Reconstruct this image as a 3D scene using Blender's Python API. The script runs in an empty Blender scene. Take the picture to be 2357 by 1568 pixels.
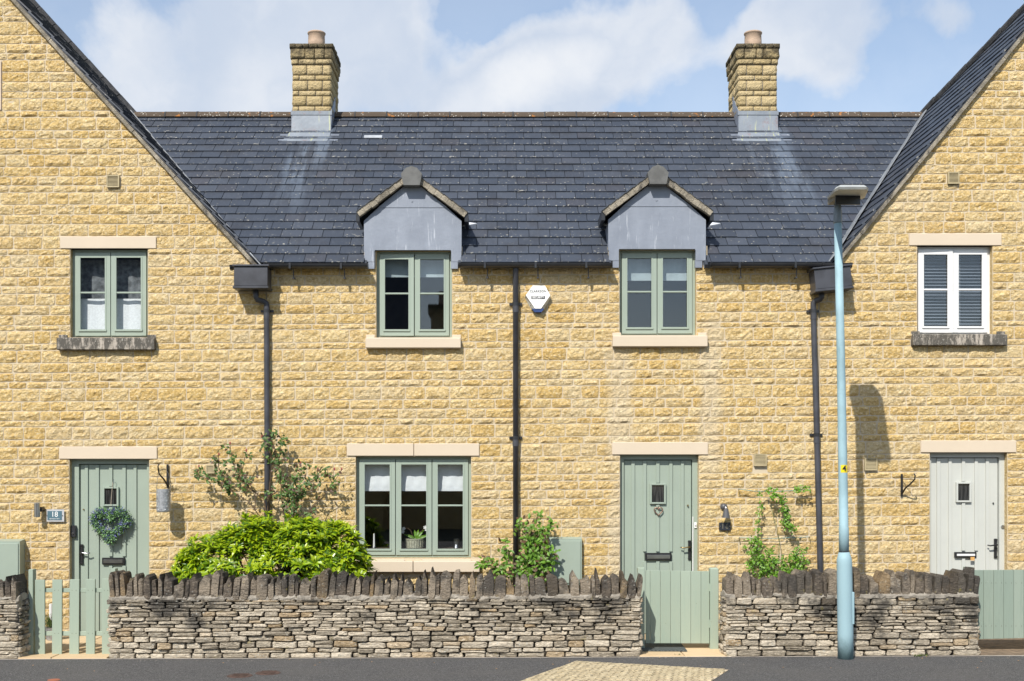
import bpy, math, random
from mathutils import Vector, Matrix, noise
from mathutils.geometry import tessellate_polygon
R = random.Random(7)
PI = math.pi
sc = bpy.context.scene
C = sc.collection

# ---------------------------------------------------------------- camera
F, CX, CY, D0, CH = 2730.0, 1150.0, 1088.0, 14.0, 1.938     # focal length, principal point, distance to the house fronts, eye height
cam_d = bpy.data.cameras.new('camera')
cam = bpy.data.objects.new('camera', cam_d); C.objects.link(cam)
cam.location = (0, -D0, CH); cam.rotation_euler = (PI/2, 0, 0)
cam_d.sensor_width = 36; cam_d.lens = F/2357*36
cam_d.shift_x = (1178.5-CX)/2357; cam_d.shift_y = (CY-784)/2357
cam_d.clip_end = 600; cam_d.clip_start = .1
sc.camera = cam

# ---------------------------------------------------------------- light
sun_dir = Vector((.42, 1, -1.05)).normalized()
sd = bpy.data.lights.new('sun', 'SUN'); sd.energy = 4.6; sd.angle = math.radians(.5); sd.color = (1, .955, .88)
so = bpy.data.objects.new('sun', sd); C.objects.link(so); so.location = (-8, -24, 20)
so.rotation_euler = sun_dir.to_track_quat('-Z', 'Y').to_euler()
sc.view_settings.view_transform = 'Standard'; sc.view_settings.look = 'None'
sc.view_settings.exposure = .27; sc.view_settings.gamma = 1; sc.view_settings.use_curve_mapping = False
SKY_STRENGTH = .12

class NT:                                                    # small node-tree writer
    def __init__(s, tree): s.t = tree; s.x = 0
    def n(s, kind, ins=None, **props):
        nd = s.t.nodes.new(kind); s.x += 1; nd.location = (s.x*40, 0)
        for k, v in props.items(): setattr(nd, k, v)
        for k, v in (ins or {}).items(): s.set(nd.inputs[k], v)
        return nd
    def set(s, sock, v):
        if isinstance(v, bpy.types.NodeSocket): s.t.links.new(v, sock)
        else: sock.default_value = v
    def math(s, op, a, b=0.0, c=None, clamp=False):
        nd = s.n('ShaderNodeMath', {0: a, 1: b}, operation=op, use_clamp=clamp)
        if c is not None: s.set(nd.inputs[2], c)
        return nd.outputs[0]
    def vmath(s, op, a, b=(0, 0, 0)): return s.n('ShaderNodeVectorMath', {0: a, 1: b}, operation=op)
    def ramp(s, v, lo, hi, a=0.0, b=1.0, smooth=True):
        return s.n('ShaderNodeMapRange', {0: v, 1: lo, 2: hi, 3: a, 4: b}, interpolation_type='SMOOTHSTEP' if smooth else 'LINEAR').outputs[0]
    def mix(s, f, a, b):
        nd = s.n('ShaderNodeMix', data_type='RGBA')
        s.set(nd.inputs[0], f); s.set(nd.inputs[6], a); s.set(nd.inputs[7], b); return nd.outputs[2]
    def mul(s, f, a, b):
        nd = s.n('ShaderNodeMix', data_type='RGBA', blend_type='MULTIPLY')
        s.set(nd.inputs[0], f); s.set(nd.inputs[6], a); s.set(nd.inputs[7], b); return nd.outputs[2]
    def noise(s, vec, scale, detail=3.0, rough=.55, dist=0.0):
        return s.n('ShaderNodeTexNoise', {'Vector': vec, 'Scale': scale, 'Detail': detail, 'Roughness': rough, 'Distortion': dist})
    def scl(s, vec, k): return s.vmath('MULTIPLY', vec, k).outputs[0]

# ---------------------------------------------------------------- sky
w = bpy.data.worlds.new('World'); sc.world = w; w.use_nodes = True
nt = w.node_tree; nt.nodes.clear(); q = NT(nt)
sky = q.n('ShaderNodeTexSky', sky_type='NISHITA', sun_disc=False, sun_elevation=math.radians(44), sun_rotation=math.radians(202.8),
          altitude=100, air_density=1.0, dust_density=.6, ozone_density=1.6)
tc = q.n('ShaderNodeTexCoord').outputs['Generated']
warp = q.noise(tc, 9, 5, .6).outputs['Color']
wv = q.vmath('ADD', tc, q.scl(q.vmath('SUBTRACT', warp, (.5, .5, .5)).outputs[0], (.085, .085, .085))).outputs[0]
def cdir(px, py): return tuple(Vector((px-CX, F, CY-py)).normalized())
dens = q.math('MULTIPLY', q.math('SUBTRACT', q.noise(tc, 5.5, 7, .6, .3).outputs['Fac'], .5), 1.7)
for (px, py, r, a) in [(430, 60, 330, .6), (760, 60, 300, .8), (930, 130, 170, .45), (300, 190, 140, .25), (600, 235, 150, .75), (450, 250, 110, .4),
                       (1130, 225, 170, 1.3), (1270, 150, 170, 1.3), (1400, 85, 120, .55), (1020, 240, 90, .6), (1560, 130, 180, .6), (1500, 50, 90, .3),
                       (1880, 60, 200, .75), (1760, 110, 130, .45), (2180, 40, 110, .5), (1950, 225, 120, .25), (1400, 215, 150, .5),
                       (1080, 60, 80, -.35), (1000, 165, 80, -.30), (650, 190, 60, -.3), (2080, 150, 140, -.35), (1690, 20, 90, -.3), (360, 10, 70, -.35)]:
    dist = q.vmath('DISTANCE', wv, cdir(px, py)).outputs['Value']
    dens = q.math('ADD', dens, q.math('MULTIPLY', q.ramp(dist, r/F*1.15, 0.0, 0, 1), a))
dens = q.math('ADD', dens, .14)
cl = q.math('MAXIMUM', q.ramp(dens, .16, .74), q.ramp(q.n('ShaderNodeSeparateXYZ', {0: tc}).outputs[2], .55, .15, .16, .42))
shade = q.math('MAXIMUM', q.math('MULTIPLY', q.ramp(q.noise(wv, 7, 5, .55).outputs['Fac'], .36, .66), .72), q.ramp(dens, .75, 2.0))
ccol = q.mix(shade, (.64, .72, .85, 1), (.97, .98, 1.0, 1))
gz = q.n('ShaderNodeSeparateXYZ', {0: tc}).outputs[2]
skyc = q.n('ShaderNodeMix', {6: sky.outputs[0]}, data_type='RGBA', blend_type='MULTIPLY'); skyc.inputs[0].default_value = 1; skyc.inputs[7].default_value = (1.3, 1.26, 1.2, 1)
cbright = q.vmath('SCALE', ccol); cbright.inputs['Scale'].default_value = .80/SKY_STRENGTH
lo = q.ramp(gz, -.02, .06)
cmix = q.mix(q.math('MULTIPLY', q.math('MULTIPLY', cl, lo), .92), skyc.outputs[2], cbright.outputs[0])
bg = q.n('ShaderNodeBackground', {0: cmix, 1: SKY_STRENGTH})
q.n('ShaderNodeOutputWorld', {0: bg.outputs[0]})

# ---------------------------------------------------------------- materials
M = {}
def mk(name):
    m = bpy.data.materials.new(name); m.use_nodes = True; m.node_tree.nodes.clear(); M[name] = m
    return m, NT(m.node_tree)
def finish(q, color, rough=.8, bump=None, bscale=1.0, bdist=.01, metal=0.0, spec=.5, normal=None, **kw):
    ins = {'Base Color': color, 'Roughness': rough, 'Metallic': metal, 'Specular IOR Level': spec}
    ins.update(kw)
    b = q.n('ShaderNodeBsdfPrincipled', ins)
    if bump is not None:
        bn = q.n('ShaderNodeBump', {'Strength': bscale, 'Distance': bdist, 'Height': bump}); q.set(b.inputs['Normal'], bn.outputs[0])
    q.n('ShaderNodeOutputMaterial', {0: b.outputs[0]}); return b
def pos(q): return q.n('ShaderNodeNewGeometry').outputs['Position']
def rnd(q): return q.n('ShaderNodeAttribute', attribute_name='rnd').outputs['Fac']
def simple(name, col, rough=.6, metal=0.0, var=.12, nscale=9, bump=.0, spec=.5, bd=.004, dirt=None):
    m, q = mk(name); p = pos(q)
    nz = q.noise(p, nscale, 5, .6).outputs['Fac']
    c = q.mix(q.ramp(nz, .3, .7), tuple(v*(1-var) for v in col)+(1,), tuple(min(1, v*(1+var)) for v in col)+(1,))
    if dirt:
        d = q.ramp(q.noise(q.scl(p, (1, 1, .35)), dirt[1], 6, .65).outputs['Fac'], dirt[2], dirt[2]+.16)
        c = q.mix(q.math('MULTIPLY', d, dirt[3]), c, dirt[0]+(1,))
    fine = q.noise(p, nscale*14, 3, .6).outputs['Fac']
    finish(q, c, rough, fine if bump else None, bump or 1, bd, metal, spec); return m

# golden rock-faced walling
m, q = mk('golden_stone'); p = pos(q); r = rnd(q)
off = q.n('ShaderNodeCombineXYZ', {0: q.math('MULTIPLY', r, 13), 1: q.math('MULTIPLY', r, 37)}).outputs[0]
pp = q.vmath('ADD', p, off).outputs[0]
n1 = q.noise(pp, 7, 3, .55, .6).outputs['Fac']; n2 = q.noise(pp, 38, 4, .62, .3).outputs['Fac']; n3 = q.noise(pp, 120, 3, .6).outputs['Fac']
big = q.noise(p, .55, 4, .6).outputs['Fac']
base = q.mix(q.ramp(r, 0, 1, smooth=False), (.655, .455, .175, 1), (.725, .56, .295, 1))
pal = q.math('FRACT', q.math('MULTIPLY', r, 7.13))
base = q.mix(q.math('MULTIPLY', q.ramp(pal, .0, .3, .75, 0.0), .65), base, (.57, .365, .115, 1))
base = q.mix(q.math('MULTIPLY', q.ramp(pal, .62, 1.0), .6), base, (.62, .50, .31, 1))
base = q.mix(q.math('MULTIPLY', q.ramp(n1, .42, .66), .5), base, (.53, .345, .105, 1))
base = q.mix(q.math('MULTIPLY', q.ramp(n2, .48, .68), .6), base, (.88, .755, .51, 1))
base = q.mix(q.math('MULTIPLY', q.ramp(n2, .46, .28), .6), base, (.38, .24, .08, 1))
base = q.mix(q.math('MULTIPLY', q.ramp(big, .45, .75), .30), base, (.68, .55, .36, 1))
# lime run-off under the upper sills
sx = q.n('ShaderNodeSeparateXYZ', {0: q.vmath('ADD', p, q.scl(q.vmath('SUBTRACT', q.noise(p, 4, 3).outputs['Color'], (.5, .5, .5)).outputs[0], (.25, 0, .3))).outputs[0]})
run = 0.0
for (xc, zc, hw, hh) in [(1.42, 2.75, .22, .9), (2.48, 2.65, .2, 1.0), (1.40, 1.25, .16, .8), (2.5, 3.4, .18, .5)]:
    a = q.math('MULTIPLY', q.ramp(q.math('ABSOLUTE', q.math('SUBTRACT', sx.outputs[0], xc)), hw, hw*.3), q.ramp(q.math('ABSOLUTE', q.math('SUBTRACT', sx.outputs[2], zc)), hh, hh*.5))
    run = q.math('MAXIMUM', run, a)
base = q.mix(q.math('MULTIPLY', run, .55), base, (.70, .60, .43, 1))
bmp = q.math('ADD', q.math('MULTIPLY', q.noise(pp, 26, 5, .62, .5).outputs['Fac'], 1.0), q.math('MULTIPLY', n3, .28))
finish(q, base, .9, bmp, 1.0, .045, spec=.2)
# chimney version: greyer, with black tops
m, q = mk('chimney_stone'); p = pos(q); r = rnd(q)
n1 = q.noise(p, 30, 4, .6).outputs['Fac']
base = q.mix(r, (.46, .355, .18, 1), (.58, .46, .26, 1))
base = q.mix(q.math('MULTIPLY', q.ramp(n1, .45, .7), .5), base, (.60, .48, .28, 1))
z = q.n('ShaderNodeSeparateXYZ', {0: p}).outputs[2]
blk = q.math('MULTIPLY', q.ramp(q.math('ADD', z, q.math('MULTIPLY', q.noise(p, 9, 5, .65).outputs['Fac'], .75)), 8.02, 8.32), .85)
base = q.mix(blk, base, (.045, .04, .03, 1))
finish(q, base, .9, q.noise(p, 32, 5, .65).outputs['Fac'], 1.0, .045, spec=.2)
m, q = mk('mortar'); p = pos(q)
c = q.mix(q.noise(p, 3, 5, .6).outputs['Fac'], (.50, .41, .28, 1), (.64, .55, .41, 1))
finish(q, c, .95, q.noise(p, 90, 3).outputs['Fac'], .8, .008, spec=.1)
# smooth cast stone
def cast(name, col, blacken=False, z0=0):
    m, q = mk(name); p = pos(q)
    c = q.mix(q.noise(p, 2.2, 4, .6).outputs['Fac'], tuple(v*.93 for v in col)+(1,), tuple(min(1, v*1.05) for v in col)+(1,))
    c = q.mix(q.math('MULTIPLY', q.ramp(q.noise(p, 160, 2).outputs['Fac'], .6, .7), .12), c, (.35, .25, .15, 1))
    if blacken:
        s = q.noise(q.scl(p, (3, 3, .9)), 6, 6, .7).outputs['Fac']
        c = q.mix(q.math('MULTIPLY', q.ramp(s, .36, .52), .88), c, (.055, .052, .045, 1))
        c = q.mix(q.math('MULTIPLY', q.ramp(q.noise(p, 55, 3).outputs['Fac'], .62, .68), .6), c, (.5, .48, .42, 1))
    finish(q, c, .85, q.noise(p, 120, 3).outputs['Fac'], .5, .003, spec=.2)
cast('cast_stone', (.60, .505, .385)); cast('grimy_sill', (.42, .37, .31), True)
# slates
m, q = mk('slate'); p = pos(q); r = rnd(q)
s = q.n('ShaderNodeSeparateXYZ', {0: p})
base = q.mix(r, (.039, .047, .063, 1), (.054, .064, .084, 1))
base = q.mix(q.math('MULTIPLY', q.ramp(q.math('FRACT', q.math('MULTIPLY', r, 9.7)), .86, 1.0), .5), base, (.060, .056, .062, 1))
base = q.mix(q.math('MULTIPLY', q.ramp(q.noise(p, 2.3, 5, .65).outputs['Fac'], .48, .7), .45), base, (.035, .034, .036, 1))
base = q.mix(q.math('MULTIPLY', q.ramp(q.noise(q.scl(p, (9, 2, 2)), 3, 5, .6).outputs['Fac'], .5, .75), .35), base, (.085, .095, .115, 1))
st = 0.0
for (xc, wid) in [(-2.47, .36), (3.66, .42)]:                # pale lead run-off below the chimneys
    ws = q.math('ADD', s.outputs[0], q.math('MULTIPLY', q.math('SUBTRACT', q.noise(q.scl(p, (1, .6, .6)), 2.2, 3).outputs['Fac'], .5), .5))
    fan = q.math('MULTIPLY', q.math('SUBTRACT', 6.9, s.outputs[2]), .12 if xc > 0 else -.18)
    a = q.ramp(q.math('ABSOLUTE', q.math('SUBTRACT', q.math('SUBTRACT', ws, xc), fan)), wid, wid*.35)
    stk = q.ramp(q.math('ADD', q.noise(q.scl(p, (5, .4, .4)), 1.0, 3, .6).outputs['Fac'], q.math('MULTIPLY', q.math('SUBTRACT', q.noise(p, 9, 4, .7).outputs['Fac'], .5), .35)), .45, .62)
    a = q.math('MULTIPLY', q.math('MULTIPLY', a, stk), q.math('MULTIPLY', q.ramp(s.outputs[2], 4.8, 6.1), q.ramp(s.outputs[2], 6.95, 6.8)))
    st = q.math('MAXIMUM', st, a)
base = q.mix(q.math('MULTIPLY', st, .6), base, (.15, .185, .235, 1))
vor = q.n('ShaderNodeTexVoronoi', {'Vector': q.scl(p, (1, 1, 1)), 'Scale': 15.0, 'Randomness': 1.0}).outputs['Distance']
lic = q.math('MULTIPLY', q.ramp(vor, .17, .10), q.ramp(q.noise(p, 5, 4).outputs['Fac'], .46, .56))
edge = q.n('ShaderNodeAttribute', attribute_name='edge').outputs['Fac']
lic = q.math('MULTIPLY', lic, q.ramp(edge, .0, 1.0, .18, 1.0))
el = q.math('MULTIPLY', q.ramp(q.noise(p, 26, 3).outputs['Fac'], .60, .66), q.ramp(edge, .55, .95))
el = q.math('MULTIPLY', el, q.ramp(q.noise(p, 1.4, 3).outputs['Fac'], .38, .6))
lic = q.math('MAXIMUM', lic, el)
base = q.mix(q.math('MULTIPLY', lic, .85), base, (.40, .38, .32, 1))
finish(q, base, q.ramp(r, 0, 1, .48, .58), q.noise(p, 60, 4, .6).outputs['Fac'], .35, .004, spec=.5)
m, q = mk('ridge_tile'); p = pos(q)
base = q.mix(q.noise(p, 6, 5).outputs['Fac'], (.065, .050, .038, 1), (.12, .092, .068, 1))
v = q.n('ShaderNodeTexVoronoi', {'Vector': p, 'Scale': 28.0}).outputs['Distance']
base = q.mix(q.math('MULTIPLY', q.ramp(v, .26, .16), q.ramp(q.noise(p, 6, 3).outputs['Fac'], .42, .55)), base, (.55, .53, .47, 1))
base = q.mix(q.math('MULTIPLY', q.ramp(q.noise(p, 9, 3).outputs['Fac'], .62, .68), .7), base, (.42, .17, .04, 1))
finish(q, base, .9, q.noise(p, 60, 4).outputs['Fac'], .8, .01, spec=.2)
# lead
m, q = mk('lead'); p = pos(q)
base = q.mix(q.noise(q.scl(p, (1.6, 1, .6)), 2.6, 5, .6).outputs['Fac'], (.155, .175, .215, 1), (.30, .33, .385, 1))
base = q.mix(q.math('MULTIPLY', q.ramp(q.noise(q.scl(p, (9, 4, 1.0)), 2.2, 5, .65).outputs['Fac'], .58, .72), .6), base, (.58, .61, .66, 1))
base = q.mix(q.math('MULTIPLY', q.ramp(q.noise(q.scl(p, (8, 4, 1.4)), 3.1, 5, .7).outputs['Fac'], .64, .74), .5), base, (.13, .15, .19, 1))
finish(q, base, .55, q.noise(p, 7, 4).outputs['Fac'], .5, .01, metal=.15, spec=.4)
m, q = mk('stained_lead'); p = pos(q)
base = q.mix(q.noise(p, 5, 5, .6).outputs['Fac'], (.15, .175, .21, 1), (.29, .32, .355, 1))
base = q.mix(q.math('MULTIPLY', q.ramp(q.noise(q.scl(p, (12, 4, .7)), 2, 3).outputs['Fac'], .60, .68), .55), base, (.50, .52, .25, 1))
base = q.mix(q.math('MULTIPLY', q.ramp(q.noise(p, 7, 5, .7).outputs['Fac'], .55, .68), .5), base, (.22, .13, .12, 1))
finish(q, base, .6, q.noise(p, 12, 4).outputs['Fac'], .5, .01, metal=.1, spec=.4)
# drystone
def rubble(name, lo, hi, topz, stain, dots=.75):
    m, q = mk(name); p = pos(q); r = rnd(q); z = q.n('ShaderNodeSeparateXYZ', {0: p}).outputs[2]
    off = q.n('ShaderNodeCombineXYZ', {0: q.math('MULTIPLY', r, 11), 2: q.math('MULTIPLY', r, 29)}).outputs[0]
    pp = q.vmath('ADD', p, off).outputs[0]
    base = q.mix(q.ramp(r, 0, 1), lo+(1,), hi+(1,))
    f = q.math('FRACT', q.math('MULTIPLY', r, 5.37))
    base = q.mix(q.math('MULTIPLY', q.ramp(f, .82, .95), .6), base, (.40, .27, .13, 1))
    n = q.noise(q.scl(pp, (1, 1, 2)), 22, 5, .65, .4).outputs['Fac']
    base = q.mix(q.math('MULTIPLY', q.ramp(n, .52, .7), .5), base, tuple(min(1, v*1.55) for v in hi)+(1,))
    base = q.mix(q.math('MULTIPLY', q.ramp(n, .45, .32), .55), base, tuple(v*.4 for v in lo)+(1,))
    d = q.math('ADD', q.math('MULTIPLY', q.math('SUBTRACT', q.noise(p, 1.3, 6, .68).outputs['Fac'], .5), 2.0), q.math('MULTIPLY', q.math('SUBTRACT', z, topz), .5))
    base = q.mix(q.math('MULTIPLY', q.ramp(d, -.12, .10), stain), base, (.055, .052, .048, 1))
    v = q.n('ShaderNodeTexVoronoi', {'Vector': p, 'Scale': 30.0}).outputs['Distance']
    base = q.mix(q.math('MULTIPLY', q.math('MULTIPLY', q.ramp(v, .3, .15), q.ramp(q.noise(p, 4, 4).outputs['Fac'], .5, .6)), dots), base, (.52, .52, .47, 1))
    base = q.mix(q.math('MULTIPLY', q.ramp(q.noise(p, 13, 4).outputs['Fac'], .64, .72), .35), base, (.30, .25, .05, 1))
    finish(q, base, .92, q.noise(q.scl(pp, (1, 1, 1.8)), 30, 6, .68, .4).outputs['Fac'], 1.0, .035, spec=.2)
rubble('wall_stone', (.31, .265, .20), (.62, .54, .42), .66, .85)
rubble('coping_stone', (.125, .102, .08), (.32, .265, .20), .80, .75, .35)
simple('wall_core', (.045, .038, .03), .95)
simple('bed_mortar', (.38, .34, .28), .95, var=.25, nscale=12, bump=.9, bd=.02, dirt=((.07, .06, .05), 9, .5, .7))
# road
m, q = mk('tarmac'); p = pos(q)
g = q.n('ShaderNodeTexVoronoi', {'Vector': p, 'Scale': 130.0}).outputs['Color']
gg = q.n('ShaderNodeSeparateColor', {0: g}).outputs[0]
base = q.mix(q.math('POWER', gg, 3.0), (.062, .061, .060, 1), (.19, .185, .18, 1))
base = q.mix(q.math('MULTIPLY', q.ramp(q.noise(p, 1.3, 5, .6).outputs['Fac'], .4, .7), .35), base, (.12, .113, .105, 1))
base = q.mix(q.math('MULTIPLY', q.ramp(q.noise(p, 5, 5, .65).outputs['Fac'], .62, .72), .25), base, (.035, .035, .036, 1))
finish(q, base, .9, q.noise(p, 170, 3, .7).outputs['Fac'], .9, .008, spec=.3)
m, q = mk('sandstone_paving'); p = pos(q); r = rnd(q)
base = q.mix(r, (.50, .37, .22, 1), (.62, .47, .29, 1))
base = q.mix(q.math('MULTIPLY', q.ramp(q.noise(p, 6, 5).outputs['Fac'], .5, .7), .5), base, (.50, .37, .22, 1))
finish(q, base, .9, q.noise(p, 40, 4).outputs['Fac'], .5, .006, spec=.2)
m, q = mk('worn_setts'); p = pos(q); r = rnd(q)
base = q.mix(r, (.46, .38, .24, 1), (.58, .49, .32, 1))
base = q.mix(q.math('MULTIPLY', q.ramp(q.noise(q.scl(p, (1, 2.2, 1)), 26, 4, .7).outputs['Fac'], .5, .62), .7), base, (.13, .11, .085, 1))
finish(q, base, .9, q.noise(p, 30, 4).outputs['Fac'], .9, .015, spec=.2)
simple('grit_grey', (.17, .155, .135), .95, var=.4, nscale=30); simple('kerb_concrete', (.42, .38, .33), .9, nscale=5, bump=.5)
simple('soil', (.12, .085, .055), .98, var=.4, nscale=9, bump=1, bd=.03)
simple('dirt_path', (.24, .175, .115), .95, var=.3, nscale=12, bump=1, bd=.015)
simple('earth', (.10, .10, .06), .98, var=.3, nscale=2, bump=1, bd=.03)
# paint, plastic, metal
simple('sage_paint', (.295, .35, .29), .45, var=.03, nscale=2.5, spec=.4)
m, q = mk('sage_gate'); p = pos(q); r = rnd(q)
grain = q.noise(q.scl(p, (18, 18, 1.2)), 2.0, 5, .65, .5).outputs['Fac']
base = q.mix(r, (.285, .345, .275, 1), (.33, .39, .31, 1))
base = q.mix(q.math('MULTIPLY', q.ramp(grain, .45, .7), .3), base, (.26, .34, .28, 1))
base = q.mix(q.math('MULTIPLY', q.ramp(q.noise(p, 11, 5, .7).outputs['Fac'], .67, .73), .5), base, (.16, .17, .12, 1))
finish(q, base, .6, grain, .35, .004, spec=.35)
m, q = mk('weathered_gate'); p = pos(q); r = rnd(q)
grain = q.noise(q.scl(p, (16, 16, 1.2)), 2.0, 6, .7, .5).outputs['Fac']
base = q.mix(r, (.225, .28, .23, 1), (.28, .33, .27, 1))
base = q.mix(q.math('MULTIPLY', q.ramp(grain, .45, .7), .4), base, (.19, .24, .20, 1))
base = q.mix(q.math('MULTIPLY', q.ramp(q.noise(p, 8, 5, .7).outputs['Fac'], .66, .73), .5), base, (.45, .48, .42, 1))
finish(q, base, .7, grain, .4, .005, spec=.3)
simple('grey_paint', (.50, .51, .47), .45, var=.03, nscale=2, spec=.4)
simple('white_upvc', (.70, .70, .69), .35, var=.02, nscale=3)
simple('black_plastic', (.022, .023, .026), .33, var=.25, nscale=5, spec=.5)
simple('black_iron', (.014, .014, .015), .4, var=.2)
simple('faded_plastic', (.045, .047, .056), .45, var=.3, nscale=4)
simple('vent_plastic', (.40, .33, .19), .6)
simple('vent_grey', (.36, .38, .40), .6); simple('pale_lead', (.55, .57, .60), .5); simple('dark_slot', (.03, .025, .02), .9)
simple('alarm_white', (.86, .86, .84), .35, var=.02)
simple('alarm_side', (.62, .62, .56), .4, var=.03)
simple('blue_lens', (.02, .045, .16), .12, spec=.7)
simple('steel', (.42, .42, .43), .28, metal=1, var=.1)
simple('galvanised', (.36, .37, .38), .5, metal=.6, var=.25, nscale=30, dirt=((.25, .13, .07), 9, .62, .7))
simple('steel_bright', (.62, .62, .63), .3, metal=.3, var=.05); simple('steel_dull', (.085, .085, .09), .4, var=.1); simple('rosebud', (.30, .05, .05), .6)
simple('hip_mortar', (.05, .05, .052), .9, var=.4, nscale=14, bump=.8, bd=.02)
simple('brass', (.36, .27, .13), .35, metal=1)
simple('copper_brown', (.30, .19, .14), .4, metal=.7)
simple('plaque_blue', (.085, .155, .195), .3, var=.05)
simple('slate_plaque', (.022, .025, .032), .4, var=.2)
simple('print_white', (.8, .8, .78), .5, var=.02)
simple('print_black', (.012, .012, .012), .5, var=.02)
simple('print_grey', (.20, .18, .13), .4); simple('print_dark', (.07, .07, .07), .5)
simple('label_yellow', (.80, .60, .01), .4, var=.02)
simple('lamp_blue', (.285, .42, .465), .62, var=.10, nscale=4, spec=.25, bump=.2, dirt=((.13, .24, .26), 5, .56, .6))
m, q = mk('lamp_base_blue'); p = pos(q); z = q.n('ShaderNodeSeparateXYZ', {0: p}).outputs[2]
c = q.mix(q.noise(p, 4, 5, .6).outputs['Fac'], (.255, .375, .415, 1), (.31, .455, .50, 1))
g = q.ramp(q.math('ADD', z, q.math('MULTIPLY', q.noise(q.scl(p, (1, 1, .5)), 14, 6, .7).outputs['Fac'], .5)), .50, .22)
c = q.mix(q.math('MULTIPLY', g, .75), c, (.10, .17, .17, 1))
c = q.mix(q.math('MULTIPLY', q.ramp(q.noise(p, 22, 5, .7).outputs['Fac'], .68, .73), .6), c, (.12, .10, .08, 1))
finish(q, c, .6, q.noise(p, 40, 3).outputs['Fac'], .2, .003, spec=.25)
simple('lamp_grey', (.20, .24, .27), .5)
simple('lamp_head', (.40, .41, .39), .45, var=.1, dirt=((.12, .10, .06), 12, .58, .6))
simple('terracotta', (.45, .33, .24), .85, var=.15, nscale=8, bump=.4, dirt=((.14, .13, .13), 11, .57, .8))
simple('verge_mortar', (.33, .29, .225), .95, var=.35, nscale=7, bump=.9, bd=.02, dirt=((.06, .055, .05), 7, .50, .8))
simple('grey_mortar', (.20, .20, .20), .9, var=.3, nscale=6, bump=.6, bd=.01)
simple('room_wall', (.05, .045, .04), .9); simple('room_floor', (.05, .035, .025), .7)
simple('blind_cloth', (.62, .64, .66), .9, var=.05, nscale=4)
simple('sheer_cloth', (.72, .74, .76), .9, var=.08, nscale=40)
simple('net_cloth', (.13, .14, .15), .9, var=.5, nscale=16)
simple('venetian', (.20, .23, .28), .5)
simple('roller', (.30, .36, .38), .8)
simple('hopper_pot', (.38, .37, .28), .7, var=.3, nscale=30)
simple('white_petal', (.75, .74, .72), .7)
simple('bark', (.11, .07, .04), .9, var=.3, nscale=20); simple('green_stem', (.13, .15, .05), .7)
simple('cord_blue', (.10, .28, .30), .5); simple('rust', (.075, .045, .034), .9, var=.4, nscale=20, bump=.8)
simple('paper_orange', (.60, .33, .10), .8); simple('orange_paint', (.30, .10, .05), .8); simple('rope', (.42, .36, .28), .9)
m, q = mk('door_mat'); p = pos(q)
s = q.n('ShaderNodeSeparateXYZ', {0: p})
ch = q.n('ShaderNodeTexChecker', {'Vector': p, 'Scale': 48.0, 'Color1': (.035, .042, .042, 1), 'Color2': (.10, .115, .115, 1)}).outputs[0]
finish(q, ch, .95, q.noise(p, 120, 2).outputs['Fac'], .8, .01)
def leafmat(name, a, b, dark, gloss=.35, tr=.3):
    m, q = mk(name); p = pos(q); r = rnd(q)
    c = q.mix(r, a+(1,), b+(1,))
    c = q.mix(q.ramp(q.math('FRACT', q.math('MULTIPLY', r, 8.3)), .62, .9), c, dark+(1,))
    bs = q.n('ShaderNodeBsdfPrincipled', {'Base Color': c, 'Roughness': gloss, 'Specular IOR Level': .5})
    tl = q.n('ShaderNodeBsdfTranslucent', {'Color': q.mul(1.0, c, (1.0, 1.25, .5, 1))})
    mx = q.n('ShaderNodeMixShader', {0: tr, 1: bs.outputs[0], 2: tl.outputs[0]})
    q.n('ShaderNodeOutputMaterial', {0: mx.outputs[0]})
leafmat('golden_leaf', (.43, .50, .012), (.22, .36, .012), (.06, .14, .01), .32)
leafmat('rose_leaf', (.04, .10, .018), (.10, .18, .028), (.10, .05, .03), .5, .2)
leafmat('vine_leaf', (.12, .27, .02), (.20, .37, .03), (.07, .15, .015), .4)
leafmat('wreath_leaf', (.13, .27, .09), (.25, .42, .17), (.05, .11, .05), .6, .1)
leafmat('lavender', (.09, .10, .26), (.18, .19, .42), (.07, .08, .17), .6, .1)
leafmat('moss', (.07, .11, .02), (.12, .16, .04), (.05, .07, .02), .8)
# clear window glass: reflection by Fresnel, the rest passes straight through
m, q = mk('glass')
ge = q.n('ShaderNodeNewGeometry'); cs = q.math('ABSOLUTE', q.vmath('DOT_PRODUCT', ge.outputs['Incoming'], ge.outputs['Normal']).outputs['Value'])
fr2 = q.math('ADD', q.math('MULTIPLY', q.math('POWER', q.math('SUBTRACT', 1.0, cs), 5.0), .92), .06, clamp=True)   # thin pane, same from both sides
gl = q.n('ShaderNodeBsdfGlossy', {'Color': (.95, .97, 1, 1), 'Roughness': .015})
tr = q.n('ShaderNodeBsdfTransparent', {'Color': (.975, .985, .985, 1)})
mx = q.n('ShaderNodeMixShader', {0: fr2, 1: tr.outputs[0], 2: gl.outputs[0]})
q.n('ShaderNodeOutputMaterial', {0: mx.outputs[0]})

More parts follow.
